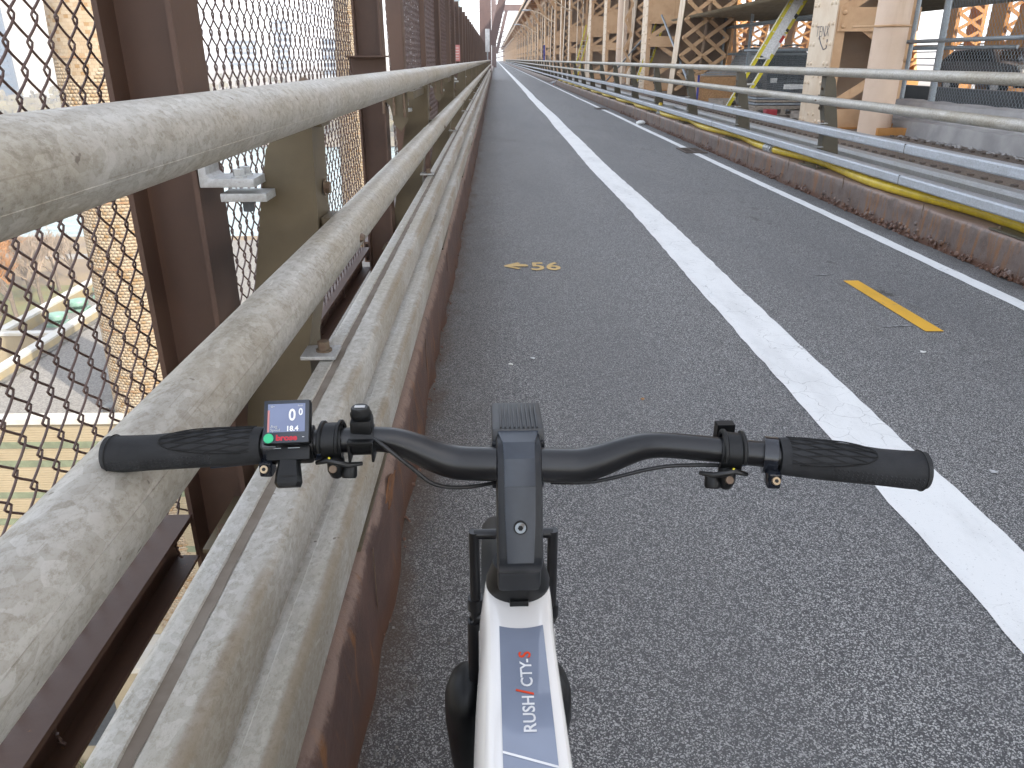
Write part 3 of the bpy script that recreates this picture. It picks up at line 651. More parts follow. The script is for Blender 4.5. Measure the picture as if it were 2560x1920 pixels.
for y in np.arange(239, 610, 12): MB().box(0, 1.2, 0, .9, 0, 8.2).box(0, 1.2, -5, -4.2, 3.5, 4).build('truss_column', 'tan_paint', truss).location = (0, y - 13.85, 0)
def truss_diag(parent, lean=-.36, Ht=8.0):
    d = bpy.data.objects.new('truss_diagonal', None); col.objects.link(d); d.parent = parent; rt = MB()
    for x0, x1, mat in ((0, .02, 'cream_lit_paint'), (.72, .80, 'web_brown'), (1.55, 1.57, 'tan_paint')):
        m = MB(); m.add([(x, y + lean * z, z) for x in (x0, x1) for y, z in ((0, 0), (.7, 0), (.7, Ht), (0, Ht))], [(0, 1, 2, 3), (4, 5, 6, 7), (0, 1, 5, 4), (1, 2, 6, 5), (2, 3, 7, 6), (3, 0, 4, 7)]); m.build('side_plate', mat, d)
    m = MB(); m.add([(x, y + lean * z, z) for x in (.02, 1.55) for y, z in ((.6, 0), (.62, 0), (.62, Ht), (.6, Ht))], [(0, 1, 2, 3), (4, 5, 6, 7), (0, 1, 5, 4), (1, 2, 6, 5), (2, 3, 7, 6), (3, 0, 4, 7)]); m.build('web_plate', 'web_brown', d)
    zig(d, .09, .74, -.02, .2, 7.6, .50, .11, 'tan_paint', lean, True, rt, .012); zig(d, .80, 1.48, -.02, .2, 7.6, .50, .11, 'tan_paint', lean, True, rt, .012)
    rt.build('rivets', 'tan_paint', d, 60, 0, 'stuff'); return d
d0 = truss_diag(truss); d0.location = (.05, 26.3 - 13.85, 0)
for y in (51, 70, 86, 102, 118, 134, 150): q = copy_tree(d0, truss); q.location = (.05, y - 13.85, 0)
for x, y in ((2.6, 36.5), (2.2, 46), (.0, 49.5), (2.4, 58), (2.2, 68), (0, 71.5), (2.2, 86), (2.2, 105)): q = copy_tree(c0, truss); q.location = (x, y - 13.85, 0)
for y in (38.5, 45.5, 57, 66, 76): q = copy_tree(d0, truss); q.location = (.6, y - 13.85, 0)
# intermediate flat stiffener posts farther on
ip = bpy.data.objects.new('truss_hanger', None); col.objects.link(ip); ip.parent = truss
m = MB(); m.box(0, .02, 0, .35, 0, 8); m.box(.38, .40, 0, .35, 0, 8); m.build('side_plate', 'cream_lit_paint', ip)
zig(ip, .05, .35, -.02, .3, 7.8, .6, .1, 'tan_paint'); ip.location = (.1, 23.5, 0)
for y in (58.5, 72, 90, 106, 122, 138): q = copy_tree(ip, truss); q.location = (.1, y - 13.85, 0)
# chord and deck overhead
m = MB(); m.box(0, .5, -50, 600, 6.9, 7.9); m.build('upper_chord', 'tan_paint', truss)
m = MB()
for y in np.arange(-48, 600, 7.8): m.box(-1.4, 13, y - 13.85 + 13.85, y + .4, 7.35, 7.93).cut()
m.each('floor_beam', 'tan_orange', truss)
struct(MB().box(4.2, 19, -46, 620, 8.2, 8.7).build('upper_deck', 'deck_steel'))
struct(MB().box(4.2, 4.35, -46, 620, 7.7, 9.2).build('deck_fascia', 'tan_paint'))
struct(MB().box(6.45, 18.5, Y0 - 40, Y1, -.1, .2).build('roadway', 'road_dark'))
# knee braces that step out over the path at each column
for y in CY[2:]:
    m = MB(); m.bar((.1, y - 13.85 + .5, 5.4), (-1.3, y - 13.85 + .5, 7.6), .3, .25, (0, 1, 0)); m.build('knee_brace', 'tan_paint', truss)
# drain pipes
def dpipe(x, y, label):
    p = thing('drain_pipe', label, 'pipe', (x, y, .25), 0, 'drain pipes on the truss columns')
    m = MB(); m.tube([(0, 0, .0), (0, 0, 3), (0, 0, 8)], .245, 36); m.build('pipe_body', 'pipe_tan', p, 60)
    m = MB(); m.tube([(-.50, .22, 1.56), (-.28, -.06, 1.56)] + [(.262 * math.cos(t), .262 * math.sin(t), 1.56) for t in np.linspace(R(195), R(345), 12)] + [(.27, .1, 1.56)], .016, 8); m.build('pipe_strap', 'tan_paint', p, 60)
    return p
dpipe(6.02, 12.75, 'thick tan drain pipe in front of the nearest riveted column'); dpipe(6.15, 40.8, 'thick tan drain pipe left of the leaning lattice member, beside a black cable'); dpipe(6.6, 56, 'tan drain pipe farthest along the truss, beside crossed lattice')
m = MB(); m.box(5.95, 7.05, 12.45, 12.62, .25, .36); m.box(6.3, 7.05, 12.9, 13.4, .25, .4); tag(m.build('pipe_foot_angle', 'tan_orange', None, None, .004), 'orange-tan angle irons on the walkway at the foot of the nearest drain pipe', 'angle iron')
# standing drip flange at column A right side
cb = thing('cable_bundle', 'black cable bundle hanging down the truss beside a distant drain pipe', 'cable', (5.85, 44, .3))
for k in range(3): MB().tube([(k * .09, 0, 8), (k * .09, 0, 2.6), (k * .09 - .05, 0, 1.9), (k * .08, 0, 1.3)], .045, 8).build('cable', 'cable_black', cb)
MB().loft([[(math.cos(t) * r + .05, math.sin(t) * r, z) for t in np.linspace(0, 2 * math.pi, 10, endpoint=False)] for r, z in ((.05, .9), (.2, 1.05), (.24, 1.4), (.18, 1.75), (.06, 1.9))]).build('coil', 'cable_black', cb, 60)
# graffiti tag on the nearest column
def tagpt(y, z): return (5.594, y, z)
gf = thing('graffiti_tag', 'thin dark scrawled tag reading TENX on the cream face of the nearest column', 'graffiti', (0, 0, 0))
M_ = basis((5.5935, 14.62, 1.70), (0, -1, 0), (0, 0, 1)); text('tag_letters', 'TENX', .26, 'marker_ink', M_, gf, .0008, .85, -.006)
m = MB(); m.tube([(5.594, 14.45, 1.70), (5.594, 14.35, 1.60), (5.594, 14.2, 1.50), (5.594, 14.08, 1.52), (5.594, 14.08, 1.66)], .008, 5); m.build('tag_swash', 'marker_ink', gf)
# far truss across the roadway, catching the sun
ft = thing('bridge_truss', 'sunlit orange lattice truss on the far side of the roadway', 'bridge truss', (17, 18, .2))
def far_leg(parent, wd=1.1, dep=.9, Ht=8, lean=0.0):
    d = bpy.data.objects.new('lattice_leg', None); col.objects.link(d); d.parent = parent
    for x0 in (0, wd - .14):
        m = MB(); m.add([(x, y + lean * z, z) for x in (x0, x0 + .14) for y, z in ((0, 0), (dep, 0), (dep, Ht), (0, Ht))], [(0, 1, 2, 3), (4, 5, 6, 7), (0, 1, 5, 4), (1, 2, 6, 5), (2, 3, 7, 6), (3, 0, 4, 7)]); m.build('side_plate', 'tan_orange', d)
    zig(d, .07, wd - .07, -.02, .5, Ht, .55, .12, 'tan_orange', lean, True)
    m = MB(); m.box(0, wd, 0, dep, 0, .55); m.build('gusset', 'tan_orange', d); return d
f0 = far_leg(ft); f0.location = (0, 3, 0)
for y in (-2, 7, 10, 13, 18, 25, 33, 42, 54): q = copy_tree(f0, ft); q.location = (0, y, 0)
f1 = far_leg(ft, 1.1, .9, 8.6, .42); f1.location = (0, 4.5, 0); f2 = far_leg(ft, 1.1, .9, 8.6, -.45); f2.location = (0, 9.5, 0)
for y in (-4, 17, 24, 32, 40, 48): q = copy_tree(f1, ft); q.location = (0, y, 0); q = copy_tree(f2, ft); q.location = (0, y + 7, 0)
m = MB()
for z in (.9, 1.15, 1.4, 1.65): m.box(1.0, 1.06, -10, 60, z, z + .05)
m.build('guard_bar', 'galvanized_tube', ft)
# lamps on brackets over the path
def lamp(y, label):
    l = thing('street_lamp', label, 'street lamp', (5.6, y, 4.6), 0, 'lamps on the truss over the path')
    m = MB(); m.tube([(0, 0, 0), (-.5, 0, .15), (-1.4, 0, .75), (-2.2, 0, .95)], .05, 8); m.build('lamp_arm', 'cream_lit_paint', l, 60)
    m = MB(); m.loft([[(x, math.cos(t) * r, .97 + math.sin(t) * r * .4) for t in np.linspace(0, 2 * math.pi, 12, endpoint=False)] for x, r in ((-2.15, .05), (-2.3, .14), (-2.6, .2), (-3.0, .16), (-3.1, .03))]); m.build('lamp_head', 'sign_grey', l, 50)
for y, s in ((44, 'nearest lamp arm reaching from the truss over the path'), (62, 'second lamp arm from the camera along the truss'), (80, 'third lamp arm from the camera along the truss'), (112, 'farthest lamp arm along the truss near the vanishing point')): lamp(y, s)
bt = thing('blue_tarp', 'narrow blue tarp hanging on a far truss column', 'tarp', (5.45, 93, 1.2)); bt.scale = (.35, 1, .5); m = MB(); 
for k in range(6): m.quad((-.3 + .1 * k, .03 * (k % 2), 0), (-.2 + .1 * k, .03 * ((k + 1) % 2), 0), (-.2 + .1 * k, .03 * ((k + 1) % 2), 3.2), (-.3 + .1 * k, .03 * (k % 2), 3.2))
m.build('sheet', 'tarp_blue', bt)

# scaffold, mesh fence, barrier and clutter beyond the walkway
sc = thing('scaffold', 'grey tube scaffold with olive corrugated canopy between the truss columns', 'scaffold', (6.9, 14, .2))
for i, (x, y) in enumerate(((.25, 9.5), (1.2, 5.2), (.5, 2.2), (2.6, 10.5), (.2, 12))): MB().tube([(x, y, 0), (x, y, 2.4)], .045, 10).build('upright', 'galvanized_tube', sc, 60)
for a, b in (((-.3, 8, 1.36), (2.8, 1.4, 1.36)), ((.25, 2, 2.05), (.25, 14, 2.05)), ((-1.2, 10, .4), (-.9, 16.5, 2.6)), ((.2, 12, 1.3), (4, 12, 1.3))): MB().tube([a, b], .038, 10).build('ledger', 'galvanized_tube', sc, 60)
tb = MB().tube([(-1.35, 27.5, .1), (-.4, 20.5, 2.4)], .04, 8); tb.build('raking_tube', 'galvanized_tube', sc)
V = MB(); xs = np.arange(-1.1, 4.5, .09)
for i, x in enumerate(xs[:-1]):
    za, zb = (.0, .05) if i % 2 else (.05, .0); V.quad((x, 3.0, 2.30 + za), (xs[i + 1], 3.0, 2.30 + zb), (xs[i + 1], 14, 2.30 + zb), (x, 14, 2.30 + za))
V.build('canopy_sheet', 'canopy_olive', sc)
m = MB(); m.box(-1.1, 4.4, 2.9, 3.0, 2.24, 2.55); m.build('canopy_edge', 'canopy_olive', sc)
mf = thing('wire_mesh_fence', 'grey chain-link fence on leaning galvanised posts above the concrete barrier', 'fence', (6.75, 8.6, .68))
m = MB(); m.tube([(.05, 4.05, 0), (.0, 4.05, 2.4)], .05, 12); m.build('fence_post', 'galvanized_tube', mf, 60)
MB().tube([(.0, -2.5, .93), (0, 5.6, .93)], .03, 10).build('rail_tube', 'galvanized_tube', mf, 60)
MB().tube([(.05, 5.0, 0), (.05, 5.0, 2.4)], .035, 10).build('fence_post', 'galvanized_tube', mf, 60)
for y in (-.4, .8, 2.0, 3.1): MB().tube([(.0, y, .93), (0, y + .03, .93)], .036, 10).build('tube_clamp', 'galvanized_tube', mf, 60)
chain_mesh('chain_link_mesh', 6.5, 2.3, .036, .045, .006, .0026, 2, 4, 'galvanized_tube', mf, (.06, -2.4, -.25))
mf2 = thing('wire_mesh_fence', 'grey chain-link panel behind the yellow ladder and pallets', 'fence', (7.1, 15, .2))
chain_mesh('chain_link_mesh', 10, 2.0, .036, .045, .006, .0030, 2, 3, 'galvanized_tube', mf2, (0, 0, 0)); MB().tube([(0, 0, 2.0), (0, 10, 2.0)], .02, 8).build('rail_tube', 'galvanized_tube', mf2)
cbar = thing('concrete_barrier', 'rough grey concrete barrier with a ledge at the right edge behind the walkway', 'barrier', (6.6, 9, .25))
m = MB(); ys = np.arange(-6, 4.6, .2); prof = [(-.22, 0), (-.20, .22), (-.06, .24), (.0, .48), (.05, .5), (.25, .5), (.25, 0)]
m.loft([[(x + random.uniform(-.012, .012), y, z + random.uniform(-.008, .008) * (z > 0)) for x, z in prof] for y in ys]); m.build('barrier_body', 'concrete', cbar, 25)
m = MB(); m.box(-.06, .3, 2.9, 3.9, .0, .42); m.build('patch_block', 'concrete', cbar, None, .02)
m = MB()
for i in range(150):
    y = random.uniform(-5, 4.5); r = random.uniform(.01, .045); m.dome((-.24 + random.uniform(-.18, .05), y, 0), (random.uniform(-.4, .2), random.uniform(-.3, .3), 1), r, r * .6, 5, 2)
o = m.build('concrete_rubble', 'concrete', None, None, 0, 'stuff'); o.location = (6.6, 9, .25)
tag(MB().box(10.5, 10.75, -6, 60, .2, .74).build('dark_barrier', 'louvre_dark', None, None, .02), 'long dark grey barrier along the roadway below the passing car', 'barrier')
tag(MB().tube([(6.40, 12.1, .57), (6.43, 12.05, .62), (6.47, 12.0, .59), (6.5, 11.9, .61), (6.5, 11.75, .58)], .022, 6).build('orange_rag', 'orange_cloth', None, 60), 'small orange rag on top of the concrete barrier beside the drain pipe', 'rag')
# ladders
def ladder(x, y, z, lean, leany, L, label, det=True):
    l = thing('ladder', label, 'ladder', (x, y, z), 0, 'yellow ladders leaning on the truss'); d = Vector((lean, leany, 1)).normalized() * L; wv = Vector((.31, .05, 0))
    for k in (0, 1):
        m = MB(); m.bar(wv * k, wv * k + d, .095, .03, (0, 1, 0)); r_ = m.build('side_rail', 'ladder_yellow', l)
        m = MB(); m.bar(wv * k + Vector((-.047, -.02, 0)), wv * k + d + Vector((-.047, -.02, 0)), .018, .012, (0, 1, 0)); m.build('rail_edge', 'label_white', r_)
        m = MB(); m.bar(wv * k + d * .42 + Vector((.01, .06, 0)), wv * k + d * 1.25 + Vector((.01, .06, 0)), .08, .03, (0, 1, 0)); m.build('fly_rail', 'ladder_yellow', l)
    n = int(L / .3)
    for i in range(1, n): MB().tube([d * (i / n), d * (i / n) + wv], .024, 8).build('rung', 'aluminium', l, 60)
    if det:
        for t, hh, mm in ((.36, .26, 'label_white'), (.43, .16, 'label_red'), (.475, .05, 'label_white'), (.50, .06, 'label_black'), (.58, .10, 'label_black')):
            m = MB(); p = wv + d * t + Vector((.003, -.018, 0)); m.bar(p, p + d.normalized() * hh, .08, .004, (0, 1, 0)); m.build('warning_label', mm, l)
        m = MB(); p = wv * .5 + d * .34 + Vector((0, -.03, 0)); m.bar(p, p + d.normalized() * 1.3, .20, .02, (0, 1, 0)); m.build('ladder_tray', 'label_white', l)
    for k in (0, 1): MB().box(-.06, .06, -.12, .08, -.04, .0).build('ladder_foot', 'tar_sheet', l).location = wv * k
    return l
ladder(5.22, 18.4, .30, .50, -.10, 3.6, 'large yellow ladder leaning over the pallets, left of the nearest column'); ladder(5.3, 31.5, .29, .30, 0, 3.0, 'smaller yellow ladder beyond the leaning lattice member, beside a drain pipe', False); ladder(5.25, 56, .29, .25, 0, 2.6, 'distant yellow ladder standing against far truss columns', False)
# clutter
bx = thing('osb_box', 'brown chipboard box behind the railing with grey planks on top', 'box', (5.5, 22.3, .25))
m = MB(); m.box(0, 1.25, 0, 1.2, .02, .66); m.build('box_body', 'osb', bx); m = MB(); m.box(-.02, .03, -.02, .02, .0, .7); m.build('corner_strip', 'tarp_blue', bx)
pk = thing('plank_pile', 'jumbled grey planks lying on the chipboard box', 'planks', (5.55, 22.4, .913))
for k in range(6): m = MB(); m.bar((0 + .1 * k, .1 + .1 * k, .02 + .028 * k), (1.2 + .12 * k, .25 + .06 * k, .03 + .03 * k), .14, .024); m.build('plank', 'tarp_grey' if k % 2 else 'wood_grey', pk)
def pallet(x, y, z, label, rz=0):
    p = thing('pallet', label, 'pallet', (x, y, z), rz, 'wooden pallets behind the railing')
    for k in range(5): MB().box(0, 1.3, k * .22, k * .22 + .15, .12, .145).build('board', 'wood_grey', p)
    for k in (0, .6, 1.2): MB().box(k, k + .1, 0, 1.03, .02, .12).build('bearer', 'wood_grey', p)
    for k in (0, .86): MB().box(0, 1.3, k, k + .15, 0, .02).build('board', 'wood_grey', p)
    return p
pallet(5.7, 20.4, .26, 'wooden pallet under the foot of the large yellow ladder', .1); pallet(5.4, 17.0, .26, 'wooden pallet stacked with grey corrugated sheets', .05); pallet(5.85, 15.15, .26, 'wooden pallet with jagged steel offcuts right of the red block', -.05)
st = thing('sheet_stack', 'stack of grey corrugated sheets on a pallet behind the railing', 'sheets', (5.45, 17.05, .408))
for k in range(5): MB().box(0, 1.25, 0, .9, k * .055, k * .055 + .04).build('sheet', 'tarp_grey' if k % 2 else 'wood_grey', st)
jg = thing('steel_offcuts', 'upright jagged grey steel pieces standing on a pallet', 'offcuts', (5.95, 15.3, .408))
for k in range(4): m = MB(); m.add([(k * .2, 0, 0), (k * .2 + .2, 0, 0), (k * .2 + .1, 0, .38), (k * .2, .04, 0), (k * .2 + .2, .04, 0), (k * .2 + .1, .04, .38)], [(0, 1, 2), (3, 4, 5), (0, 1, 4, 3), (1, 2, 5, 4), (2, 0, 3, 5)]); m.build('tooth', 'galvanized_tube', jg)
tag(MB().box(5.42, 5.64, 16.2, 16.4, .252, .42).build('timber_block', 'red_block', None, None, .006), 'short timber block with red painted end on the walkway by the pallets', 'block')
tp = MB(); tp.loft([[(6.7 + x * .6, 16.6 + .4 * math.cos(t) * r + random.uniform(-.05, .05), .25 + max(0, math.sin(t)) * r * .5) for t in np.linspace(0, math.pi, 10)] for x, r in ((0, .3), (.3, .75), (.7, .9), (1.1, .7), (1.4, .3))], False); tag(tp.build('tarp_heap', 'tarp_grey', None, 60), 'crumpled grey tarp heap behind the pallets', 'tarp')
# cars
def car(label, loc, rz, paint, suv=True):
    c = thing('car', label, 'car', loc, rz); L, W, Hc = (4.7, 1.95, 1.72) if suv else (4.6, 1.8, 1.45); w2 = W / 2
    side = [(-L / 2, .35), (-L / 2, .75), (-L / 2 + .15, .95), (-L * .25, 1.05), (-L * .10, Hc - .05), (L * .05, Hc), (L * .36, Hc - .06), (L * .47, 1.0), (L / 2, .9), (L / 2, .35)]
    def wz(z): return w2 * (1 if z < 1.0 else 1 - .22 * (z - 1.0) / (Hc - 1.0))
    m = MB(); n = len(side); rings = []
    for s_ in (-1, -.93, .93, 1): rings.append([(y, s_ * wz(z) if abs(s_) == 1 else s_ * wz(z), z if abs(s_) < 1 else .35 + (z - .35) * .96) for y, z in side])
    m.loft([[(q[1], q[0], q[2]) for q in r] for r in rings]); m.build('body', paint, c, 30)
    def glass(nm, pts): m = MB(); m.add(pts, [tuple(range(len(pts)))]); m.build(nm, 'car_glass', c)
    zf = 1.08; glass('windscreen', [(-w2 * .84, -L * .245, zf), (w2 * .84, -L * .245, zf), (w2 * .70, -L * .115, Hc - .08), (-w2 * .70, -L * .115, Hc - .08)])
    for s_ in (-1, 1): glass('side_window', [(s_ * (w2 + .003), -L * .2, 1.06), (s_ * (w2 + .003), L * .40, 1.06), (s_ * (w2 * .815 + .003), L * .33, Hc - .1), (s_ * (w2 * .815 + .003), -L * .08, Hc - .1)])
    for s_ in (-1, 1):
        m = MB(); m.box(s_ * w2 * .9 - .2 * (s_ > 0), s_ * w2 * .9 + .2 * (s_ < 0), -L / 2 - .015, -L / 2 + .05, .68, .82); m.build('headlight', 'lamp_glass', c, None, .01)
        for yy in (-L * .30, L * .29):
            m = MB(); m.tube([(s_ * (w2 - .22), yy, .34), (s_ * (w2 + .015), yy, .34)], .34, 22); wl = m.build('wheel', 'tyre_black', c, 40); m = MB(); m.tube([(s_ * (w2 + .012), yy, .34), (s_ * (w2 + .022), yy, .34)], .21, 16); m.build('rim', 'aluminium', wl, 40)
        if suv: MB().tube([(s_ * .68, -.3, Hc + .04), (s_ * .66, .3, Hc + .07), (s_ * .66, 1.4, Hc + .04)], .025, 6).build('roof_rail', 'car_black', c)
    m = MB(); m.box(-.45, .45, -L / 2 - .01, -L / 2 + .05, .5, .64); m.build('grille', 'aluminium', c); m = MB(); m.box(-w2 * .95, w2 * .95, -L / 2 - .04, -L / 2 + .1, .3, .46); m.build('bumper', 'plastic_black', c, None, .02); return c
car('black sport-utility car facing the camera behind the ladder and mesh', (9.3, 27.5, .0), 0, 'car_black'); car('dark grey saloon car passing on the far lane at the right edge', (16.3, 26.5, .25), 0, 'car_grey', False)

# litter
def litter(x, y, r, label, mat='litter_white'):
    m = MB(); n = 7; pts = [(x + math.cos(t) * r * random.uniform(.6, 1.1), y + math.sin(t) * r * random.uniform(.5, .9), .004 + random.uniform(0, .006)) for t in np.linspace(0, 2 * math.pi, n, endpoint=False)]
    m.add(pts + [(p[0], p[1], p[2] + .003) for p in pts], [tuple(range(n)), tuple(range(n, 2 * n))] + [(i, (i + 1) % n, n + (i + 1) % n, n + i) for i in range(n)]); tag(m.build('litter_scrap', mat), label, 'litter', 'scraps of litter on the path')
litter(.065, 3.42, .014, 'bright white scrap nearest the bicycle headlight, left of centre'); litter(.17, 3.5, .014, 'dull white scrap just right of the bright white one', 'sign_grey'); litter(2.12, 3.55, .016, 'pale disc-like scrap below the yellow dash')
litter(.62, 3.0, .010, 'tiny brownish scrap ahead and right of the stem', 'osb'); litter(1.75, 2.35, .016, 'pale scrap beside the wide white line near the right grip', 'sign_grey')
m = MB(); m.loft([[(3.24 + dx + math.cos(t) * r, 18.1 + math.sin(t) * r * .8, z + .01 * math.sin(3 * t)) for t in np.linspace(0, 2 * math.pi, 9, endpoint=False)] for r, z, dx in ((.09, .006, 0), (.11, .04, .01), (.07, .075, .02), (.02, .085, .03))]); tag(m.build('crumpled_paper', 'litter_white', None, 50), 'crumpled white paper lying on the edge line beyond the nearer grate', 'litter')
bd = thing('pigeon', 'grey pigeon standing on the white edge line far down the path', 'bird', (3.25, 46, 0)); bd.scale = (1.15,) * 3
m = MB(); m.loft([[(x, math.cos(t) * r, .13 + dz + math.sin(t) * r) for t in np.linspace(0, 2 * math.pi, 10, endpoint=False)] for x, r, dz in ((-.19, .012, -.02), (-.10, .045, 0), (0, .065, .01), (.09, .05, .03), (.12, .03, .07), (.14, .03, .10), (.165, .02, .11), (.185, .006, .105))]); m.build('body', 'bird_grey', bd, 60)
for s_ in (-1, 1): MB().tube([(.0, s_ * .025, .08), (.0, s_ * .025, .0)], .006, 5).build('leg', 'orange_cloth', bd)

# ------------------------------------------------------------------ landscape below, left of the bridge
GZ = -40
m = MB(); m.quad((-900, -300, GZ), (300, -300, GZ), (300, 196, GZ), (-900, 196, GZ)); struct(m.build('ground', 'earth'))
m = MB(); m.quad((-3000, 190, GZ - .8), (2500, 190, GZ - .8), (2500, 700, GZ - .8), (-3000, 700, GZ - .8)); m.quad((300, -900, GZ - .8), (2500, -900, GZ - .8), (2500, 190, GZ - .8), (300, 190, GZ - .8)); struct(m.build('river', 'water'))
m = MB(); m.quad((-140, 118, GZ + .03), (-52, 118, GZ + .03), (-58, 150, GZ + .03), (-150, 150, GZ + .03)); struct(m.build('lawn', 'lawn_dry'))
m = MB(); m.quad((-200, 172, GZ + .04), (200, 172, GZ + .04), (200, 177, GZ + .04), (-200, 177, GZ + .04)); struct(m.build('shore_path', 'path_grey'))
m = MB(); xs = np.linspace(-2400, 2600, 90); rows = [(426, -.5), (440, 3), (520, 10), (700, 22), (1100, 30), (3200, 26)]
G = [[(x, y + 12 * math.sin(x * .02), GZ + h_ * (.8 + .3 * math.sin(x * .013 + y)) + (random.uniform(-1.5, 1.5) if h_ > 1 else 0)) for x in xs] for y, h_ in rows]
for a, b in zip(G, G[1:]):
    for i in range(len(xs) - 1): m.quad(a[i], a[i + 1], b[i + 1], b[i])
struct(m.build('far_shore', 'shore_brown', None, 60))
N = 9000; x = rng.uniform(-620, 120, N); y = 436 + np.abs(rng.normal(0, 110, N)); z = GZ + 4 + (y - 436) * .06 + rng.uniform(0, 7, N); r = rng.uniform(1.0, 2.6, N)
V = np.zeros((N, 4, 3)); th_ = rng.uniform(0, 3.14, N)
for k, (sx, sz) in enumerate(((-1, -1), (1, -1), (1, 1), (-1, 1))): V[:, k, 0] = x + sx * r * np.cos(th_); V[:, k, 1] = y + sx * r * np.sin(th_); V[:, k, 2] = z + sz * r * rng.uniform(.6, 1.2, N)
npmesh('far_woods', V.reshape(-1, 3), np.arange(N * 4).reshape(-1, 4), 'shore_tree', None, 'stuff')

# power-plant building: gravel roof, white copings, tan siding with green bands
pb = thing('plant_building', 'tan sided building with gravel roof and white copings below the fence', 'building', (-24, 39.2, GZ))
RZ = -17 - GZ
def wbox(name, mat, x0, x1, y0, y1, z0, z1, parent=None, **k): return MB().box(x0 + 24, x1 + 24, y0 - 39.2, y1 - 39.2, z0 - GZ, z1 - GZ).build(name, mat, parent or pb, **k)
wl = wbox('front_wall', 'siding_tan', -33.5, -8, 39.2, 39.6, -32.2, -17.35)
wbox('gravel_roof', 'gravel', -31.8, -8.2, 39.9, 88, -18.2, -17.7)
wbox('front_coping', 'coping_white', -33.6, -8, 39.0, 39.75, -17.35, -17.0)
wbox('side_parapet', 'coping_yellow', -32.3, -31.75, 39.75, 90, -18.3, -17.1); wbox('side_coping', 'coping_white', -32.5, -31.75, 39.75, 90, -17.1, -16.95)
wbox('flashing', 'tar_sheet', -31.74, -31.4, 44, 90, -17.7, -17.55)
wbox('wing_roof', 'gravel', -36.2, -32.5, 54.6, 90, -18.4, -18.0); wbox('wing_wall', 'siding_tan', -37.2, -32.3, 54.0, 54.3, -32, -17.3); wbox('wing_coping', 'coping_white', -37.3, -32.5, 53.9, 54.55, -17.3, -17.1)
wbox('wing_parapet', 'coping_yellow', -36.75, -36.2, 54.55, 90, -18.4, -17.2); wbox('wing_edge', 'coping_white', -37.0, -36.2, 54.55, 90, -17.2, -17.0); wbox('wing_side', 'siding_tan', -36.95, -36.76, 54.56, 90, -40, -17.25)
for z in (-18.7, -19.9, -21.95, -23.75, -25.8, -27.9, -30): wbox('green_band', 'stripe_green', -33.45, -8.05, 39.14, 39.19, z - .2, z + .2)
rib = MB()
for z in np.arange(-32, -17.5, .16): rib.box(-33.4 + 24, -8.1 + 24, -.03, -.001, z - GZ, z - GZ + .07)
rib.build('siding_ribs', 'siding_tan', pb, None, 0, 'stuff')
wbox('lower_roof', 'coping_white', -34, -8, 36.2, 39.15, -32.6, -32.2); wbox('lower_wall', 'siding_tan', -34, -8, 36.3, 36.7, -40, -32.65)
for k in range(7): wbox('louvre', 'louvre_dark', -33 + k * 3.5, -30.6 + k * 3.5, 36.22, 36.29, -38.4, -34.8)
wbox('roof_hatch', 'tar_sheet', -22.9, -22.0, 40.9, 41.7, -17.7, -17.2); wbox('roof_box', 'coping_yellow', -23.0, -22.2, 43.5, 44.8, -17.7, -16.4); wbox('box_lid', 'stripe_green', -23.05, -22.15, 43.45, 44.85, -16.4, -16.3)
wbox('roof_drain', 'rust_band', -23.8, -23.35, 40.1, 40.5, -17.7, -17.45)
m = MB(); cyl = lambda r, z: [(math.cos(t) * r, math.sin(t) * r, z) for t in np.linspace(0, 2 * math.pi, 20, endpoint=False)]
# small plank debris / weeds at the foot of the wall
def vent(x, y, label):
    v = thing('roof_ventilator', label, 'roof ventilator', (x, y, -18), .2, 'green ventilators on the wing roof')
    v.scale = (.72, .72, .72); MB().box(-.95, .95, -.95, .95, 0, .3).build('curb_base', 'vent_green', v, None, .03)
    MB().loft([cyl(.55, .35), cyl(.6, .7)]).build('throat', 'vent_green', v, 40); MB().loft([cyl(.9, .6), cyl(1.05, .75), cyl(1.05, 1.1), cyl(.95, 1.25), cyl(.25, 1.4)]).build('cowl', 'vent_green', v, 40); return v
vent(-34.7, 58.6, 'green round roof ventilator nearest the camera on the wing roof'); vent(-34.9, 62.4, 'middle green round roof ventilator on the wing roof'); vent(-34.9, 66.6, 'farthest green roof ventilator close to the brick chimney edge')
m = MB(); m.box(-33.6, -32.8, 76, 77, -18, -16); tag(m.build('roof_cabinet', 'louvre_dark', None, None, .03), 'dark cabinet on the wing roof behind the farthest ventilator', 'cabinet')

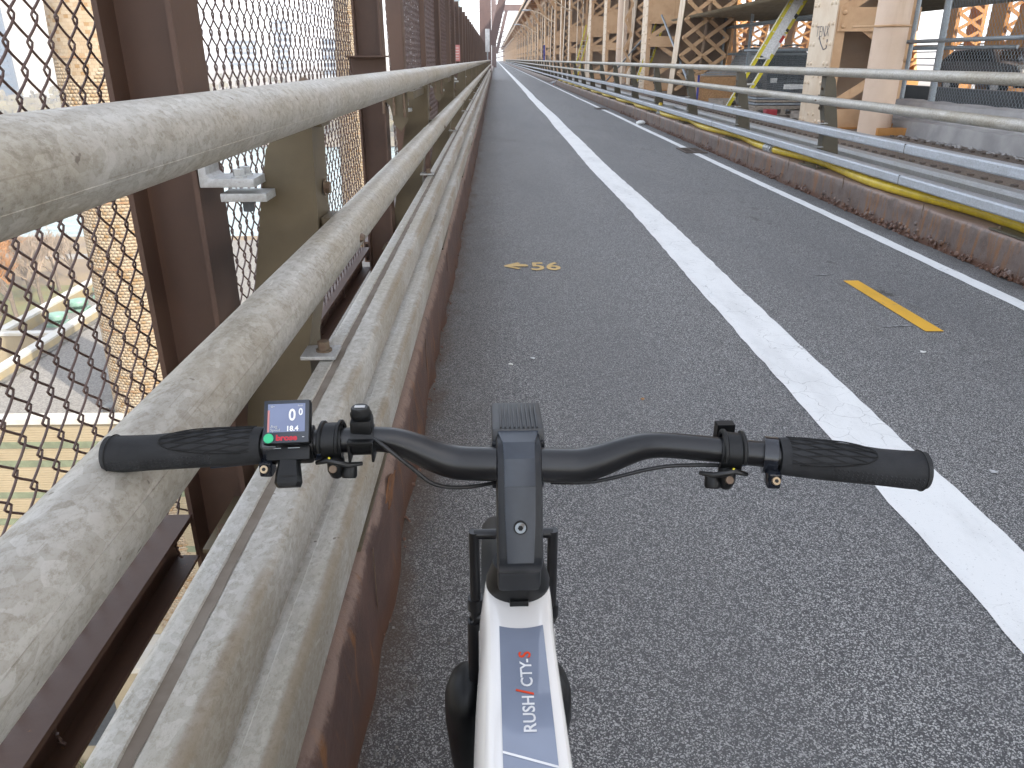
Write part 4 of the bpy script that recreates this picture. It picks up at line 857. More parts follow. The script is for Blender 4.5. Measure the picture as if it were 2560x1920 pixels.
# brick chimneys
def camproj(P):
    fx = np.array([math.sin(YAW) * math.cos(PITCH), math.cos(YAW) * math.cos(PITCH), -math.sin(PITCH)]); rx = np.array([math.cos(YAW), -math.sin(YAW), 0]); dn = np.cross(fx, rx)
    q = P - np.array([0, 0, EYE]); zz = q @ fx; return 1280 + 1923 * (q @ rx) / zz, 960 + 1923 * (q @ dn) / zz, zz
def chimney(cx, cy, zb, zt, r3, label, singles=0):
    ch = thing('brick_chimney', label, 'chimney', (cx, cy, zb)); nb = 56; ch_ = .165; rad = lambda z: r3 - .036 * (z + 3.5)
    circ = lambda r, z: [(math.cos(t) * r, math.sin(t) * r, z - zb) for t in np.linspace(0, 2 * math.pi, 48, endpoint=False)]
    MB().loft([circ(rad(z) - .0035, z) for z in np.linspace(zb, zt, 12)]).build('core', 'mortar', ch, 60)
    B = []; zc_ = zb; i = 0
    while zc_ < zt - ch_:
        for k in range(nb): B.append((zc_, (k + .5 * (i % 2)) / nb * 2 * math.pi))
        zc_ += ch_; i += 1
    B = np.array(B); rr_ = r3 - .036 * (B[:, 0] + 3.5); P = np.stack([cx + rr_ * np.cos(B[:, 1]), cy + rr_ * np.sin(B[:, 1]), B[:, 0]], 1)
    u, v, zz = camproj(P); face = ((np.cos(B[:, 1]) * (0 - cx) + np.sin(B[:, 1]) * (0 - cy)) > .25 * math.hypot(cx, cy))
    vis = (u > 0) & (u < 420) & (v > 0) & (v < 260) & face; idx = np.where(vis)[0]; idx = idx[np.argsort(zz[idx])][:singles]; single = np.zeros(len(B), bool); single[idx] = True
    J = ~single; n = J.sum(); th0 = B[J, 1]; z0 = B[J, 0]; dr = rng.uniform(-.0015, .0015, n); hw = math.pi / nb - .0036; V = np.zeros((n, 8, 3)); c = 0
    for zi in (0, 1):
        for ti in (-1, 1):
            for ri in (-.035, 0):
                zq = z0 + (.005 if zi == 0 else ch_ - .005); rq = (r3 - .036 * (z0 + 3.5)) + ri + (dr if ri == 0 else 0)
                V[:, c, 0] = rq * np.cos(th0 + ti * hw); V[:, c, 1] = rq * np.sin(th0 + ti * hw); V[:, c, 2] = zq - zb; c += 1
    fs = np.array([(1, 3, 7, 5), (0, 1, 5, 4), (3, 2, 6, 7), (4, 5, 7, 6), (0, 2, 3, 1)])
    o = npmesh('brick_courses', V.reshape(-1, 3), (np.arange(n)[:, None, None] * 8 + fs[None]).reshape(-1, 4), 'brick_joined', ch, 'stuff')
    at_ = o.data.attributes.new('tone', 'FLOAT', 'POINT'); at_.data.foreach_set('value', np.repeat(rng.uniform(0, 1, n), 8).astype(np.float32))
    if len(idx):
        rm = r3 - .036 * (0 + 3.5); hw_ = rm * math.tan(hw); b0 = MB().box(-.035, 0, -hw_, hw_, .005, ch_ - .005)
        proto = None
        for j in idx:
            if proto is None: proto = b0.build('brick', 'brick_single', ch); b = proto
            else: b = proto.copy(); col.objects.link(b)
            rj = r3 - .036 * (B[j, 0] + 3.5) + random.uniform(-.0015, .0015); b.location = (rj * math.cos(B[j, 1]), rj * math.sin(B[j, 1]), B[j, 0] - zb); b.rotation_euler = (0, 0, B[j, 1])
    mb = MB()
    for z in np.arange(zb + 3, zt, 3.4): mb.loft([circ(rad(z) + a, z + dz) for a, dz in ((-.02, 0), (.035, 0), (.035, .09), (-.02, .09))], False).cut()
    mb.each('band', 'rust_band', ch, 40)
    return ch
chimney(-19.75, 41.9, -32.2, 9, 2.12, 'tall yellow brick chimney with iron bands nearest behind the left fence', 300)
chimney(-14.3, 86.5, -36, 22, 2.3, 'second yellow brick chimney farther off, seen through the middle fence panel', 0)
chimney(-19.2, 62, -38, -19.5, 2.0, 'lower brick stack below, seen between rail and fence channel', 0) if False else None

# trees
def tree_mesh(seed, mt, ml, spread=1.0):
    rd = random.Random(seed); tr = MB(); tw = MB()
    def grow(p, d, L, r, lev):
        q = p + d * L; mid = (p + q) / 2 + Vector((rd.uniform(-.1, .1), rd.uniform(-.1, .1), 0)) * L * .4
        (tr if lev < 2 else tw).tube([p, mid, q], [r, r * .85, r * .65], 5 if lev < 2 else 3, False)
        if lev >= 5: return
        for k in range(rd.choice((4, 4)) if lev < 4 else 4):
            nd = (d + Vector((rd.uniform(-1, 1), rd.uniform(-1, 1), rd.uniform(-.25, .6))) * .75 * spread).normalized(); grow(p + d * L * rd.uniform(.55, 1), nd, L * rd.uniform(.6, .8), r * .55, lev + 1)
    grow(Vector((0, 0, 0)), Vector((0, 0, 1)), 3.2, .24, 0); return tr, tw
protos = []
for sd_, mt, ml in ((1, 'bark', 'twig'), (5, 'bark', 'twig_grey'), (9, 'bark', 'twig')):
    tr, tw = tree_mesh(sd_, mt, ml); protos.append((tr, tw, mt, ml, []))
TREES = [(-82.5, 127.9, 0, 1.7, 'bare orange-brown tree nearest the wing roof at the left edge'), (-82.5, 136.1, 1, 1.6, 'bare grey-brown tree with spreading twigs left of the ventilators'), (-93.1, 142.7, 2, 1.9, 'orange bare tree at the left edge behind the nearest tree'), (-103.4, 154.4, 0, 2.0, 'orange bare tree half cut by the left frame edge'), (-90.0, 145.4, 1, 1.5, 'bare grey tree in the middle of the row by the water'), (-84.5, 145.8, 1, 1.6, 'bare grey tree just left of the brick chimney'), (-85.6, 154.0, 1, 1.3, 'small bare tree beside the shore path close to the chimney'), (-86.9, 130.3, 2, 1.3, 'low orange bare tree at the left edge above the white coping'), (-96.1, 154.2, 0, 1.6, 'orange bare tree standing highest towards the water')]
first = {}
for x, y, k, s_, lab in TREES:
    t = thing('bare_tree', lab, 'tree', (x, y, GZ), random.uniform(0, 6)); t.scale = (s_,) * 3; t['group'] = 'bare trees on the shore'
    tr, tw, mt, ml, _ = protos[k]
    if k not in first: first[k] = (tr.build('trunk', mt, t).data, tw.build('crown', ml, t).data)
    else: link('trunk', first[k][0], t); link('crown', first[k][1], t)
lp = thing('lamp_post', 'thin dark lamp post on the shore path beside the wing roof', 'lamp post', (-86, 172, GZ)); MB().tube([(0, 0, 0), (0, 0, 9)], .12, 8).build('pole', 'louvre_dark', lp); MB().tube([(0, 0, 8.8), (1.6, 0, 9.2)], .1, 6).build('lamp_arm', 'louvre_dark', lp)
fn = thing('iron_fence', 'dark iron fence along the lawn by the bare trees', 'fence', (-110, 118, GZ)); MB().box(0, 60, 0, .05, 1.3, 1.4).build('rail', 'louvre_dark', fn); q0 = MB().box(0, .12, 0, .1, 0, 1.7).build('picket', 'louvre_dark', fn)
for k in range(1, 60): c = q0.copy(); col.objects.link(c); c.location = (k * 1.0, 0, 0)
# weeds right below
N = 2500; x = rng.uniform(-32, -20, N); y = rng.uniform(30, 36, N); V = np.zeros((N, 3, 3)); a = rng.uniform(0, 6.28, N); hgt = rng.uniform(.2, .9, N)
V[:, 0] = np.stack([x - .06 * np.cos(a), y - .06 * np.sin(a), np.full(N, GZ)], 1); V[:, 1] = np.stack([x + .06 * np.cos(a), y + .06 * np.sin(a), np.full(N, GZ)], 1); V[:, 2] = np.stack([x + rng.normal(0, .3, N), y + rng.normal(0, .3, N), GZ + hgt], 1)
npmesh('weeds', V.reshape(-1, 3), np.arange(N * 3).reshape(-1, 3), 'grass_green', None, 'stuff')

# far buildings
def tower(label, x, y, wd, dp, h, mat, floors, step=None, ratio=.5):
    b = thing('tower_block', label, 'building', (x, y, GZ + 5)); MB().box(-wd / 2, wd / 2, 0, dp, 0, h).build('wall', mat, b)
    if step: MB().box(wd / 2 + .01, wd / 2 + step[0], 2, dp, 0, step[1]).build('annex', step[2], b)
    fh = h / floors; w0_ = None
    for i in range(floors):
        if w0_ is None: w0_ = MB().box(-wd * .46, wd * .46, -.6, -.01, fh * .3, fh * (.3 + ratio)).build('window_band', 'window_glass', b)
        else: c = w0_.copy(); col.objects.link(c); c.location = (0, 0, i * fh)
    MB().box(-wd * .2, wd * .15, 3, dp * .6, h, h + 3).build('roof_plant', 'tower_pale', b); return b
tower('dark blue-grey glass tower at the far left edge across the river', -375, 600, 62, 40, 125, 'tower_blue', 30, (16, 100, 'tower_cream'))
tower('pale blue office block with banded windows right of the dark tower', -322, 640, 44, 40, 78, 'tower_pale', 12)
tower('low cream block on the far shore seen in the fence gap', -108, 700, 36, 30, 52, 'tower_cream', 10)
tower('pale wide block low on the far shore behind the fence gap', -140, 820, 60, 30, 55, 'tower_pale', 8)
tower('pale green slab tower rising behind the far fence posts', -30, 560, 16, 20, 190, 'tower_green', 30)
tower('small hazy block far off behind the middle fence panel', -330, 1100, 40, 40, 60, 'tower_pale', 9)
tower('tiny hazy spire block behind the middle fence panel', -290, 1150, 22, 22, 85, 'tower_pale', 12)

# ------------------------------------------------------------------ bicycle
bike = thing('bicycle', 'white electric bicycle with black handlebar and stem standing on the path nearest the camera', 'bicycle', (.006 + .62 * math.sin(R(1.9)), 0, 0), -YAW + R(1.9))
HB = bpy.data.objects.new('handlebar_assembly', None)
def rot3(p, a=R(-4.5), c=(0, .62)):   # the bar is turned slightly to the right
    x, y = p[0] - c[0], p[1] - c[1]; return (c[0] + x * math.cos(a) - y * math.sin(a), c[1] + x * math.sin(a) + y * math.cos(a), p[2])
XS = .972
half = [(.0, .617, 1.01, .0158), (.045, .617, 1.010, .0158), (.060, .617, 1.0115, .0156), (.075, .6165, 1.0165, .0148), (.092, .616, 1.0245, .0135), (.108, .6145, 1.0315, .0122), (.125, .612, 1.035, .0114), (.145, .609, 1.0362, .0112), (.20, .600, 1.0362, .0111), (.27, .588, 1.0362, .0111), (.345, .575, 1.0362, .0111)]
half = [(a * (XS if a > .12 else 1), b, c, d) for a, b, c, d in half]
allp = [(-a, b, c, d) for a, b, c, d in half[:0:-1]] + half
# smooth the polyline
def catmull(P, n=5):
    P = [np.array(p) for p in P]; out = []
    for i in range(len(P) - 1):
        p0, p1, p2, p3 = P[max(i - 1, 0)], P[i], P[i + 1], P[min(i + 2, len(P) - 1)]
        for t in np.linspace(0, 1, n, endpoint=False): out.append(.5 * ((2 * p1) + (-p0 + p2) * t + (2 * p0 - 5 * p1 + 4 * p2 - p3) * t * t + (-p0 + 3 * p1 - 3 * p2 + p3) * t ** 3))
    return out + [P[-1]]
cp = catmull(allp); m = MB(); m.tube([rot3(p[:3]) for p in cp], [p[3] for p in cp], 28); hb = m.build('handlebar', 'bar_black', bike, 60)
def barpt(x):
    xs = [p[0] for p in cp]; i = min(max(np.searchsorted(xs, x), 1), len(xs) - 1); t = (x - xs[i - 1]) / (xs[i] - xs[i - 1]); q = cp[i - 1] * (1 - t) + cp[i] * t; return q[:3]
def grip(s_):
    g = bpy.data.objects.new('grip', None)
    xs = [.2235, .228, .24, .262, .285, .302, .32, .338, .352, .357, .3585]; xs = [.2235 + (q - .2235) * (.86 if s_ > 0 else .965) for q in xs]; gk = .86 if s_ > 0 else .965; rs = [.0155, .0162, .0166, .0170, .0168, .0160, .0153, .0156, .0162, .0155, .011]; fl = [1, 1, 1, 1, 1.05, 1.12, 1.18, 1.18, 1.1, 1.0, 1.0]
    rings = []
    for x, r, f in zip(xs, rs, fl):
        c = barpt(min(x, .335) * s_); c = np.array([x * s_, c[1] - (.0 if x < .335 else .17 * (x - .335)), c[2]]); rings.append([rot3((c[0], c[1] + math.cos(t) * r * f - (f - 1) * .012, c[2] + math.sin(t) * r * (1 if f < 1.05 else .97))) for t in np.linspace(0, 2 * math.pi, 32, endpoint=False)])
    m = MB(); m.loft(rings); g = m.build('grip', 'rubber_black', bike, 50)
    # grooves: a raised net of fine ribs on the palm side
    m = MB()
    def surf(x, t, k=.0004):
        r = np.interp(x, xs, rs) + k; f = np.interp(x, xs, fl); c = barpt(min(x, .335) * s_); return rot3((x * s_, c[1] - (.0 if x < .335 else .17 * (x - .335)) + math.cos(t) * r * f - (f - 1) * .012, c[2] + math.sin(t) * r))
    def inside(x, t): return ((x - .228) / (.078 * gk)) ** 2 * .9 + ((t - R(115)) / R(62)) ** 2 < 1 and x > .228
    for sl in (1, -1):
        for o_ in np.arange(-1.6, 3.2, .36):
            seg = []
            for q in np.linspace(0, 1, 26):
                x = .228 + .08 * gk * q; t = R(60) + o_ + sl * (q * .55 if sl < 0 else q * .9) - (.6 if sl > 0 else 0)
                if inside(x, t): seg.append(surf(x, t))
                elif len(seg) > 1: m.tube(seg, .00055, 4); seg = []
                else: seg = []
            if len(seg) > 1: m.tube(seg, .00055, 4)
    ed = [surf(.228 + .0785 * gk * math.sqrt(max(0, 1 - ((t - R(115)) / R(62)) ** 2)) * 1.02, t) for t in np.linspace(R(53.5), R(176.5), 30)]; m.tube(ed, .0006, 4)
    m.build('grip_groove', 'groove_black', g)
    m = MB()
    for x in np.arange(.262, .2235 + .1245 * gk, .0035):
        for t in np.arange(R(176), R(212), R(9)):
            m.dome(surf(x + (.0017 if int(t * 50) % 2 else 0), t, -.0002), Vector(surf(x, t, .01)) - Vector(surf(x, t, 0)), .0013, .0009, 4, 1)
    m.build('grip_tread', 'rubber_black', g)
    m = MB(); m.tube([surf(.2235 + .128 * gk, t, .0002) for t in np.linspace(0, 2 * math.pi, 33)], .0005, 4); m.build('end_ring', 'groove_black', g)
    a, b = barpt(.2115 * s_), barpt(.2225 * s_); m = MB(); m.tube([rot3(a), rot3(b)], .0162, 28); cl = m.build('lock_collar', 'collar_gloss', g, 40)
    c = barpt(.217 * s_); m = MB(); m.box(c[0] - .0055, c[0] + .0055, c[1] - .024, c[1] - .010, c[2] - .020, c[2] - .006); m.v = [rot3(p) for p in m.v]; m.build('collar_lug', 'collar_gloss', g, None, .002)
    m = MB(); p = Vector(rot3((c[0], c[1] - .0240, c[2] - .0125))); n = Vector((0, -.8, .6)); n.normalize(); p = p + n * .001; m.tube([p, p + n * .003], .0034, 14); m.build('collar_bolt', 'bolt_bronze', g, 40); m = MB(); m.tube([p + n * .003, p + n * .0034], .0017, 6); m.build('bolt_socket', 'groove_black', g)
    return g
gl, gr = grip(-1), grip(1)
def ringclamp(x, w_, r, mat, name, parent=bike):
    a, b = barpt(x - w_ / 2), barpt(x + w_ / 2); m = MB(); m.tube([rot3(a), rot3(b)], r, 28); return m.build(name, mat, parent, 40)
def brake(s_):
    x0 = .186 * s_ if s_ > 0 else -.166; c = barpt(x0); cl = ringclamp(x0, .017, .0165, 'plastic_black', 'brake_clamp')
    m = MB(); 
    for dx in (-.0075, .0075):
        q = barpt(x0 + dx); m.tube([rot3((q[0], q[1] + math.cos(t) * .0168, q[2] + math.sin(t) * .0168)) for t in np.linspace(R(20), R(190), 14)], .0022, 6)
    m.box(c[0] - .008, c[0] + .008, c[1] + .012, c[1] + .022, c[2] - .004, c[2] + .012); m.build('clamp_rib', 'plastic_black', cl, 40)
    m = MB(); p = c + np.array([-.004 * s_, -.006, -.019]); m.loft([[rot3((p[0] + dx + math.cos(t) * r * .8, p[1] + dy + math.sin(t) * r, p[2] + dz)) for t in np.linspace(0, 2 * math.pi, 14, endpoint=False)] for dx, dy, dz, r in ((.0, 0, .010, .006), (0, -.002, .005, .0095), (0, -.002, -.005, .0098), (0, -.001, -.011, .0075), (0, 0, -.014, .004))]); m.build('lever_body', 'plastic_black', cl, 50)
    m = MB(); q = c + np.array([-.016 * s_, -.007, -.020]); m.tube([rot3(q), rot3(q + np.array([0, -.005, -.008])), rot3(q + np.array([0, -.006, -.010]))], [.0066, .0072, .006], 16); m.build('hose_port', 'plastic_black', cl, 50)
    m = MB(); m.tube([rot3(c + np.array([.012 * s_, -.012, -.016])), rot3(c + np.array([0, -.018, -.010])), rot3(c + np.array([-.016 * s_, -.015, -.016])), rot3(c + np.array([-.026 * s_, -.004, -.020]))], [.002, .0028, .0028, .002], 8); m.build('reach_arm', 'cable_black', cl, 60)
    m = MB(); n = Vector((0, -.85, .5)); p2 = Vector(rot3(c + np.array([-.004 * s_, -.0175, -.019]))); m.tube([p2, p2 + n * .003], .0034, 12); m.build('pivot_bolt', 'rust_bolt', cl, 40)
    m = MB(); p2 = Vector(rot3(c + np.array([-.001 * s_, -.0175, -.0085]))); m.dome(p2, (0, -.8, .6), .0016, .0015, 6, 2); m.build('reach_mark', 'spot_yellow', cl)
    m = MB(); pts = [c + np.array([.0, .012, -.020]), c + np.array([.035 * s_, .012, -.024]), c + np.array([.075 * s_, .004, -.024]), c + np.array([.112 * s_, -.004, -.0255])]
    if s_ < 0: m.tube([rot3(p) for p in pts], [.006, .0058, .0052, .0045], 10, True, .6); m.build('brake_lever', 'lever_blue', cl, 60)
    else:
        pts = [c + np.array([.0, .014, -.022]), c + np.array([.035, .040, -.028]), c + np.array([.075, .040, -.030]), c + np.array([.115, .034, -.030])]; m.tube([rot3(p) for p in pts], [.006, .0058, .0052, .0045], 10, True, .6); m.build('brake_lever', 'lever_blue', cl, 60)
    return cl
brake(-1); brake(1)
# display unit
cx, cy, cz = rot3(barpt(-.196)); up = Vector((0, .62, .785)).normalized(); rt_ = Vector((1, .03, .015)).normalized(); nrm = rt_.cross(up).normalized()
DC = Vector((cx - .0045, cy - .002, cz + .0205)) + nrm * .009; MD = basis(DC, rt_, up)
def dbox(name, mat, x0, x1, y0, y1, z0, z1, parent, bevel=0):
    m = MB().box(x0, x1, y0, y1, z0, z1); m.v = [tuple(MD @ Vector(p)) for p in m.v]; return m.build(name, mat, parent, None, bevel)
dsp = dbox('display', 'plastic_black', -.0205, .0205, -.0205, .0195, -.010, .0, bike, .0042)
dbox('display_glass', 'stem_cap', -.0192, .0192, -.0192, .0182, .0001, .0006, dsp, .0002)
scr = dbox('screen', 'screen', -.0158, .0160, -.0100, .0150, .0007, .0010, dsp)
def dtext(nm, s_, sz, mat, x, y, sx=1, bold=0, par=scr, z=.0013): return text(nm, s_, sz, mat, MD @ Matrix.Translation((x, y, z)), par, .0001, sx, bold)
dtext('speed_digit', '0', .0145, 'decal_white', .0020, .0000, .85, .0003); dtext('speed_decimal', '0', .0085, 'decal_white', .0105, .0045, .85, .0002); dtext('trip_reading', '18.4', .0062, 'decal_white', .0000, -.0092, 1.0, .0002); dtext('trip_caption', 'Avg', .0038, 'sign_grey', -.0132, -.0062); dtext('trip_caption', 'Speed', .0034, 'sign_grey', -.0132, -.0092)
dtext('status_icon', 'o-', .004, 'sign_grey', -.0135, .0118); dtext('status_icon', 'kmh', .0025, 'sign_grey', .0098, .0122); dbox('charge_bar', 'sign_red', -.0158, -.0142, -.0098, .0095, .0011, .0014, scr)
dtext('maker_lettering', 'brose', .0068, 'logo_red', -.0085, -.0172, 1.15, .0003, dsp, .0009); m = MB(); m.tube([MD @ Vector((-.0145, -.0152, .0007)), MD @ Vector((-.0145, -.0152, .0016))], .0042, 20); m.build('green_button', 'button_green', dsp, 40); dbox('led', 'sign_grey', .0138, .0156, -.0150, -.0144, .0007, .0010, dsp)
lo = dbox('lower_body', 'plastic_black', -.019, .019, -.033, -.019, -.030, -.008, dsp, .003); 
for a, b in ((-.016, -.006), (.0, .010)): dbox('key_line', 'tower_pale', a, b, -.0226, -.0221, -.0079, -.0076, lo)
m = MB(); m.loft([[tuple(MD @ Vector((x * k, y, z + dz))) for x, dz in ((-.0105, -.006), (-.0105, 0), (-.008, .003), (.008, .003), (.0105, 0), (.0105, -.006))] for k, y, z in ((.95, -.026, -.012), (.85, -.034, -.012), (1.0, -.044, -.010), (1.08, -.052, -.010), (.9, -.0555, -.012))]); m.build('rocker_key', 'plastic_black', dsp, 40)
dbox('key_slot', 'groove_black', -.006, .006, -.0475, -.0462, -.0068, -.0064, dsp); ringclamp(-.196, .030, .0150, 'plastic_black', 'display_mount', dsp)
# switch with cable, inboard of the display
sw = ringclamp(-.139, .020, .0138, 'plastic_black', 'thumb_switch'); c = barpt(-.139); p = Vector(rot3(c))
m = MB(); m.box(p.x - .0095, p.x + .0095, p.y - .010, p.y + .010, p.z + .008, p.z + .022); m.build('switch_neck', 'plastic_black', sw, None, .003)
m = MB(); m.loft([[(p.x + math.cos(t) * r, p.y + .001 + math.sin(t) * r - (z - .02) * .3, p.z + z) for t in np.linspace(0, 2 * math.pi, 22, endpoint=False)] for r, z in ((.0088, .020), (.0095, .024), (.0095, .027), (.0085, .0285), (.0082, .032), (.0070, .0335))]); m.build('switch_cap', 'plastic_black', sw, 40)
m = MB(); m.box(p.x - .0045, p.x + .0045, p.y - .0055, p.y - .0015, p.z + .0336, p.z + .0342); m.build('cap_logo', 'sign_grey', sw)
m = MB(); m.box(p.x - .0115, p.x - .009, p.y - .018, p.y + .0, p.z - .014, p.z + .006); m.box(p.x + .009, p.x + .0115, p.y - .018, p.y, p.z - .014, p.z + .006); m.box(p.x - .0115, p.x + .0115, p.y - .019, p.y - .012, p.z + .003, p.z + .0065); m.build('switch_bracket', 'plastic_black', sw, None, .001)
m = MB(); m.tube([rot3(q) for q in catmull([(-.128, .600, 1.042), (-.115, .594, 1.036), (-.095, .590, 1.021), (-.075, .594, 1.001), (-.05, .604, .992), (-.02, .618, .99)], 6)], .0019, 8); m.build('cable', 'cable_black', hb, 60)
m = MB(); m.tube([rot3(q) for q in catmull([(.19, .602, 1.022), (.13, .606, 1.017), (.07, .61, .998), (.03, .62, .99)], 6)], .0018, 8); m.build('cable', 'cable_black', hb, 60)
# stem
prof = [(.639, 1.0335), (.615, 1.0325), (.601, 1.024), (.590, 1.0025), (.578, .970), (.567, .938), (.572, .926), (.588, .912), (.594, .885), (.664, .885), (.660, .930), (.657, .975), (.658, 1.012), (.651, 1.029)]
m = MB(); m.prism(prof, 'x', -.0205, .0205); stem = m.build('stem', 'stem_black', bike, 30, .0055)
def proud(a, b, wd, k, mat, name, par, rnd=0):
    pts = [np.array(q) for q in prof[a:b]]; m = MB(); rows = []
    for i, q in enumerate(pts):
        d = pts[min(i + 1, len(pts) - 1)] - pts[max(i - 1, 0)]; n = np.array([-d[1], d[0]]); n = n / np.linalg.norm(n); n = -n if (n @ np.array([-1, 1]) < 0) else n; w_ = wd[i] if isinstance(wd, list) else wd
        lo_, hi_ = q - n * .002, q + n * k; rows.append([(-w_, lo_[0], lo_[1]), (w_, lo_[0], lo_[1]), (w_, hi_[0], hi_[1]), (w_ - .001, hi_[0] + n[0] * .0003, hi_[1] + n[1] * .0003), (-w_ + .001, hi_[0] + n[0] * .0003, hi_[1] + n[1] * .0003), (-w_, hi_[0], hi_[1])])
    m.loft(rows); return m.build(name, mat, par, 20)
capo = proud(0, 4, [.0195, .0145, .0138, .0138], .0012, 'stem_cap', 'stem_cap', stem); proud(3, 6, [.0138, .0134, .0118], .0009, 'stem_cap', 'bolt_cover', stem)
n_ = Vector((0, -.94, .34)).normalized(); p = Vector((0, .5775, .9685)) + n_ * .0012
m = MB(); m.tube([p, p + n_ * .0012], .0062, 20); m.build('bolt_recess', 'groove_black', stem, 40); m = MB(); m.tube([p + n_ * .0012, p + n_ * .0026], .0048, 20); m.build('stem_bolt', 'galvanized_tube', stem, 40); m = MB(); m.tube([p + n_ * .0027, p + n_ * .0030], .0024, 6); m.build('bolt_socket', 'groove_black', stem)
m = MB(); m.box(-.019, .019, .6405, .652, 1.0155, 1.0345); m.build('stem_faceplate', 'stem_black', stem, None, .002)
m = MB(); 
for x in (-.0155, .0155): m.dome((x, .6395, 1.0342), (0, -.5, 1), .0014, .0013, 6, 2)
m.build('paint_dot', 'spot_yellow', stem)
hc = [(.0315, .868), (.0315, .876), (.0295, .884), (.0262, .896), (.0245, .905)]; m = MB(); m.loft([[(math.cos(t) * r, .630 + math.sin(t) * r - (z - .868) * .35, z) for t in np.linspace(0, 2 * math.pi, 40, endpoint=False)] for r, z in hc]); hd = m.build('headset_cover', 'plastic_black', bike, 50)
m = MB(); m.box(-.009, .009, .594, .602, .862, .874); m.build('cover_tab', 'plastic_black', hd, None, .001)
# headlight
m = MB(); m.prism([(.700, 1.034), (.636, 1.037), (.633, 1.030), (.633, .985), (.715, .985), (.712, 1.028)], 'x', -.0242, .0242); hl = m.build('headlight', 'lamp_grey', bike, 30, .0035)
f0_ = None
for k in range(9):
    m = MB(); x = -.0168 + k * .0042; m.box(x, x + .0021, .637, .688, 1.0362, 1.0385); m.build('cooling_fin', 'lamp_grey', hl, None, .0007)
dpl = MB().box(-.0245, .0245, .6285, .6332, .978, 1.0265).build('headlight_back', 'stem_black', hl, None, .002)
for x in (-.0195, .0195): m = MB(); m.tube([(x, .6287, 1.019), (x, .6272, 1.019)], .0026, 10); m.build('screw', 'steel_bolt', hl)
for x, w_, h_ in ((-.0135, .0065, 1.0165), (0, .0055, 1.022), (.0125, .0060, 1.0165)): MB().box(x - w_, x + w_, .619, .6284, .99, h_).build('hinge_lug', 'stem_black', hl, None, .0025)
# frame: loft of rounded sections
def sect(y, zt, k=1.0, sl=1.0): 
    p = [(-.0235, 0), (.0235, 0), (.0285, -.0022), (.0318, -.007), (.0335, -.022), (.036, -.060), (.030, -.078), (-.032, -.078), (-.0465 * sl, -.060), (-.0395 * sl, -.024), (-.0325, -.007), (-.0288, -.0022)]
    return [(x * k, y, zt + z) for x, z in p]
def ringsec(y, zt, k): return sect(y, zt, k, .9)
secs = [sect(.672, .846, .80, .85), sect(.664, .862, .95, .85), sect(.645, .868, 1.02, .85), sect(.62, .869, 1.03, .88), sect(.596, .868, 1.0, .9), sect(.575, .8695, .97, .92), sect(.55, .872, .965, .95), sect(.50, .875, .97, 1), sect(.42, .879, 1.0, 1), sect(.30, .884, 1.02, 1), sect(.16, .888, 1.04, 1), sect(.02, .89, 1.05, 1)]
m = MB(); m.loft(secs); fr = m.build('frame', 'frame_white', bike, 30); sb = fr.modifiers.new('sub', 'SUBSURF'); sb.levels = 1; sb.render_levels = 2
fr.data.polygons.foreach_set('use_smooth', [True] * len(fr.data.polygons))
dg = bpy.context.evaluated_depsgraph_get(); me2 = bpy.data.meshes.new_from_object(fr.evaluated_get(dg)); fr.modifiers.clear(); fr.data = me2; me2.polygons.foreach_set('use_smooth', [True] * len(me2.polygons))
m = MB(); m.loft([[(x, y, z) for x, z in ((-.016, .865), (.016, .865), (.022, .60), (-.022, .60))] for y in (.60, .655)]); m.v = [(x, y + (z - .865) * -.35, z) for x, y, z in m.v]; m.build('head_tube', 'frame_white', fr, None, .008)
ft_ = lambda y: np.interp(y, [.42, .55, .565, .575], [.8795, .8725, .8712, .8705]) if y > .42 else np.interp(y, [.02, .16, .30, .42], [.8905, .8885, .8845, .8795])
rows = []
for i, y in enumerate(np.linspace(.563, .05, 26)):
    z = ft_(y) + .0009; b = .004 if i == 0 else 0; rows.append([(x, y - b * (1 - (x / .0195) ** 2), z - .0003 * (abs(x) / .0195) ** 2) for x in np.linspace(-.0195, .0205, 9)])
m = MB()
for a, b in zip(rows, rows[1:]):
    for i in range(8): m.quad(a[i], a[i + 1], b[i + 1], b[i])
dec = m.build('decal_panel', 'decal_sky_grey', fr, 60)
def onf(x, y, k=.0013): return Vector((x, y, ft_(y) + k))
def ftext(s_, y, mat, size=.0138, sx=1.15): 
    o = text('model_lettering', s_, size, mat, basis(onf(.0065, y, .0014), onf(0, y + .05) - onf(0, y), (-1, 0, 0)), dec, .0001, sx, .0002); return o
ftext('RUSH', .4335, 'decal_white'); ftext('/', .4735, 'decal_red', .020, 1.2); ftext('CTY', .4825, 'decal_white'); ftext('-', .5115, 'decal_white'); ftext('S', .5175, 'decal_red', .0145, 1.3)
for y in (.412, .395):
    m = MB(); a, b = onf(-.0195, y + .004), onf(.0205, y - .011); d = Vector((0, .0011, 0)); m.quad(a - d, a + d, b + d, b - d); m.build('pinstripe', 'decal_white', dec)
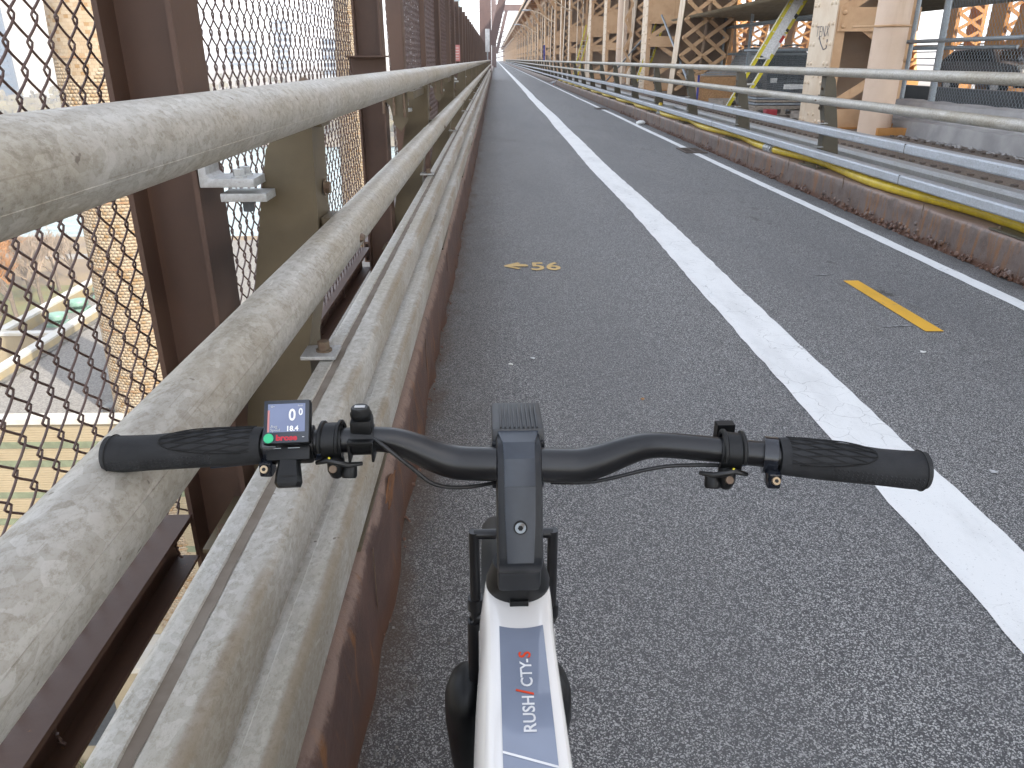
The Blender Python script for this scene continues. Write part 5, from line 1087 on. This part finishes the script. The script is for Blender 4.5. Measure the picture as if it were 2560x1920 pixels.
# front rack loop, fork, fender and front wheel
rk = MB(); 
for s_ in (-1, 1): rk.tube([(s_ * .0455, .75, .850), (s_ * .0455, .75, .725), (s_ * .050, .75, .722)], .0062, 12)
rk.tube([(-.0455, .75, .846), (.0455, .75, .846)], .006, 12); rk.tube([(-.0455, .75, .728), (.0455, .75, .728)], .0065, 12); rk.build('front_rack', 'bar_black', bike, 60)
m = MB(); m.tube([(-.0455, .752, .738), (-.0455, .752, .755)], .0095, 12); m.tube([(.0455, .752, .728), (.0455, .752, .745)], .0095, 12); m.build('rack_clamp', 'bar_black', bike, 60)
fk = MB()
fk.tube([(-.047, .75, .722), (-.048, .76, .60), (-.051, .80, .45)], .0088, 12); fk.build('rack_stay', 'bar_black', bike, 60)
for s_ in (-1, 1):
    m = MB(); m.loft([[(s_ * (.060 if s_ < 0 else .048) + s_ * dx + math.cos(t) * r * .8, y + math.sin(t) * r * 1.3, z) for t in np.linspace(0, 2 * math.pi, 18, endpoint=False)] for dx, y, z, r in ((-.006, .765, .628, .004), (-.004, .765, .624, .018), (-.001, .765, .612, .029), (.001, .768, .590, .0345), (.001, .775, .55, .036), (0, .80, .46, .033), (0, .84, .36, .028))]); m.build('fork_leg', 'plastic_black', bike, 60)
wc = (-.004, .895, .345); m = MB(); ring = []
m.loft([[(wc[0] + math.cos(b) * .027, wc[1] + math.cos(a) * (.318 + math.sin(b) * .027), wc[2] + math.sin(a) * (.318 + math.sin(b) * .027)) for b in np.linspace(0, 2 * math.pi, 12, endpoint=False)] for a in np.linspace(0, 2 * math.pi, 49)], False); fw = m.build('front_wheel', 'tyre_black', bike, 60)
m = MB(); m.loft([[(wc[0] + dx, wc[1] + math.cos(a) * r, wc[2] + math.sin(a) * r) for dx, r in ((-.014, .294), (.014, .294), (.012, .275), (-.012, .275))] for a in np.linspace(0, 2 * math.pi, 49)], False); m.build('rim', 'bar_black', fw)
sp0 = None
for k in range(20): a = k / 20 * 2 * math.pi; MB().tube([(wc[0] + .02 * (-1) ** k, wc[1], wc[2]), (wc[0], wc[1] + math.cos(a) * .28, wc[2] + math.sin(a) * .28)], .0012, 4).build('spoke', 'steel_bolt', fw)
MB().tube([(-.055, wc[1], wc[2]), (.05, wc[1], wc[2])], .018, 14).build('hub', 'bar_black', fw, 40)
m = MB(); m.loft([[(wc[0] + dx, wc[1] + math.cos(a) * r, wc[2] + math.sin(a) * r) for dx, r in ((-.036, .350), (-.024, .362), (0, .367), (.024, .362), (.036, .350), (.022, .358), (0, .362), (-.022, .358))] for a in np.linspace(R(35), R(185), 30)]); m.build('fender', 'plastic_black', bike, 50)
# rear: seat post base keeps the bike whole just behind the camera line (rear wheel, chainstays, motor)
m = MB(); m.tube([(0, .64, .80), (0, .42, .34), (0, .30, .28)], [.04, .045, .05], 14); m.build('down_tube', 'frame_white', fr, 60)
m = MB(); rc = (0, -.25, .345); m.loft([[(math.cos(b) * .027, rc[1] + math.cos(a) * (.318 + math.sin(b) * .027), rc[2] + math.sin(a) * (.318 + math.sin(b) * .027)) for b in np.linspace(0, 2 * math.pi, 10, endpoint=False)] for a in np.linspace(0, 2 * math.pi, 41)], False); m.build('rear_wheel', 'tyre_black', bike, 60)
m = MB()
for s_ in (-1, 1): m.tube([(s_ * .03, .28, .30), (s_ * .06, -.25, .345)], .012, 8)
m.build('chainstay', 'frame_white', fr, 60)

# ------------------------------------------------------------------ air
hz = MB().box(-3400, 3400, -1200, 3600, -42.5, 182).build('haze', 'litter_white', None, None, 0, 'stuff'); hm = bpy.data.materials.new('haze'); hm.use_nodes = True; hm.node_tree.nodes.remove(hm.node_tree.nodes['Principled BSDF'])
pv = hm.node_tree.nodes.new('ShaderNodeVolumePrincipled'); pv.inputs['Color'].default_value = (.93, .95, 1, 1); pv.inputs['Density'].default_value = .00050; pv.inputs['Anisotropy'].default_value = .2
hm.node_tree.links.new(pv.outputs[0], hm.node_tree.nodes['Material Output'].inputs['Volume']); hz.data.materials.clear(); hz.data.materials.append(hm)
scn.cycles.volume_bounces = 1
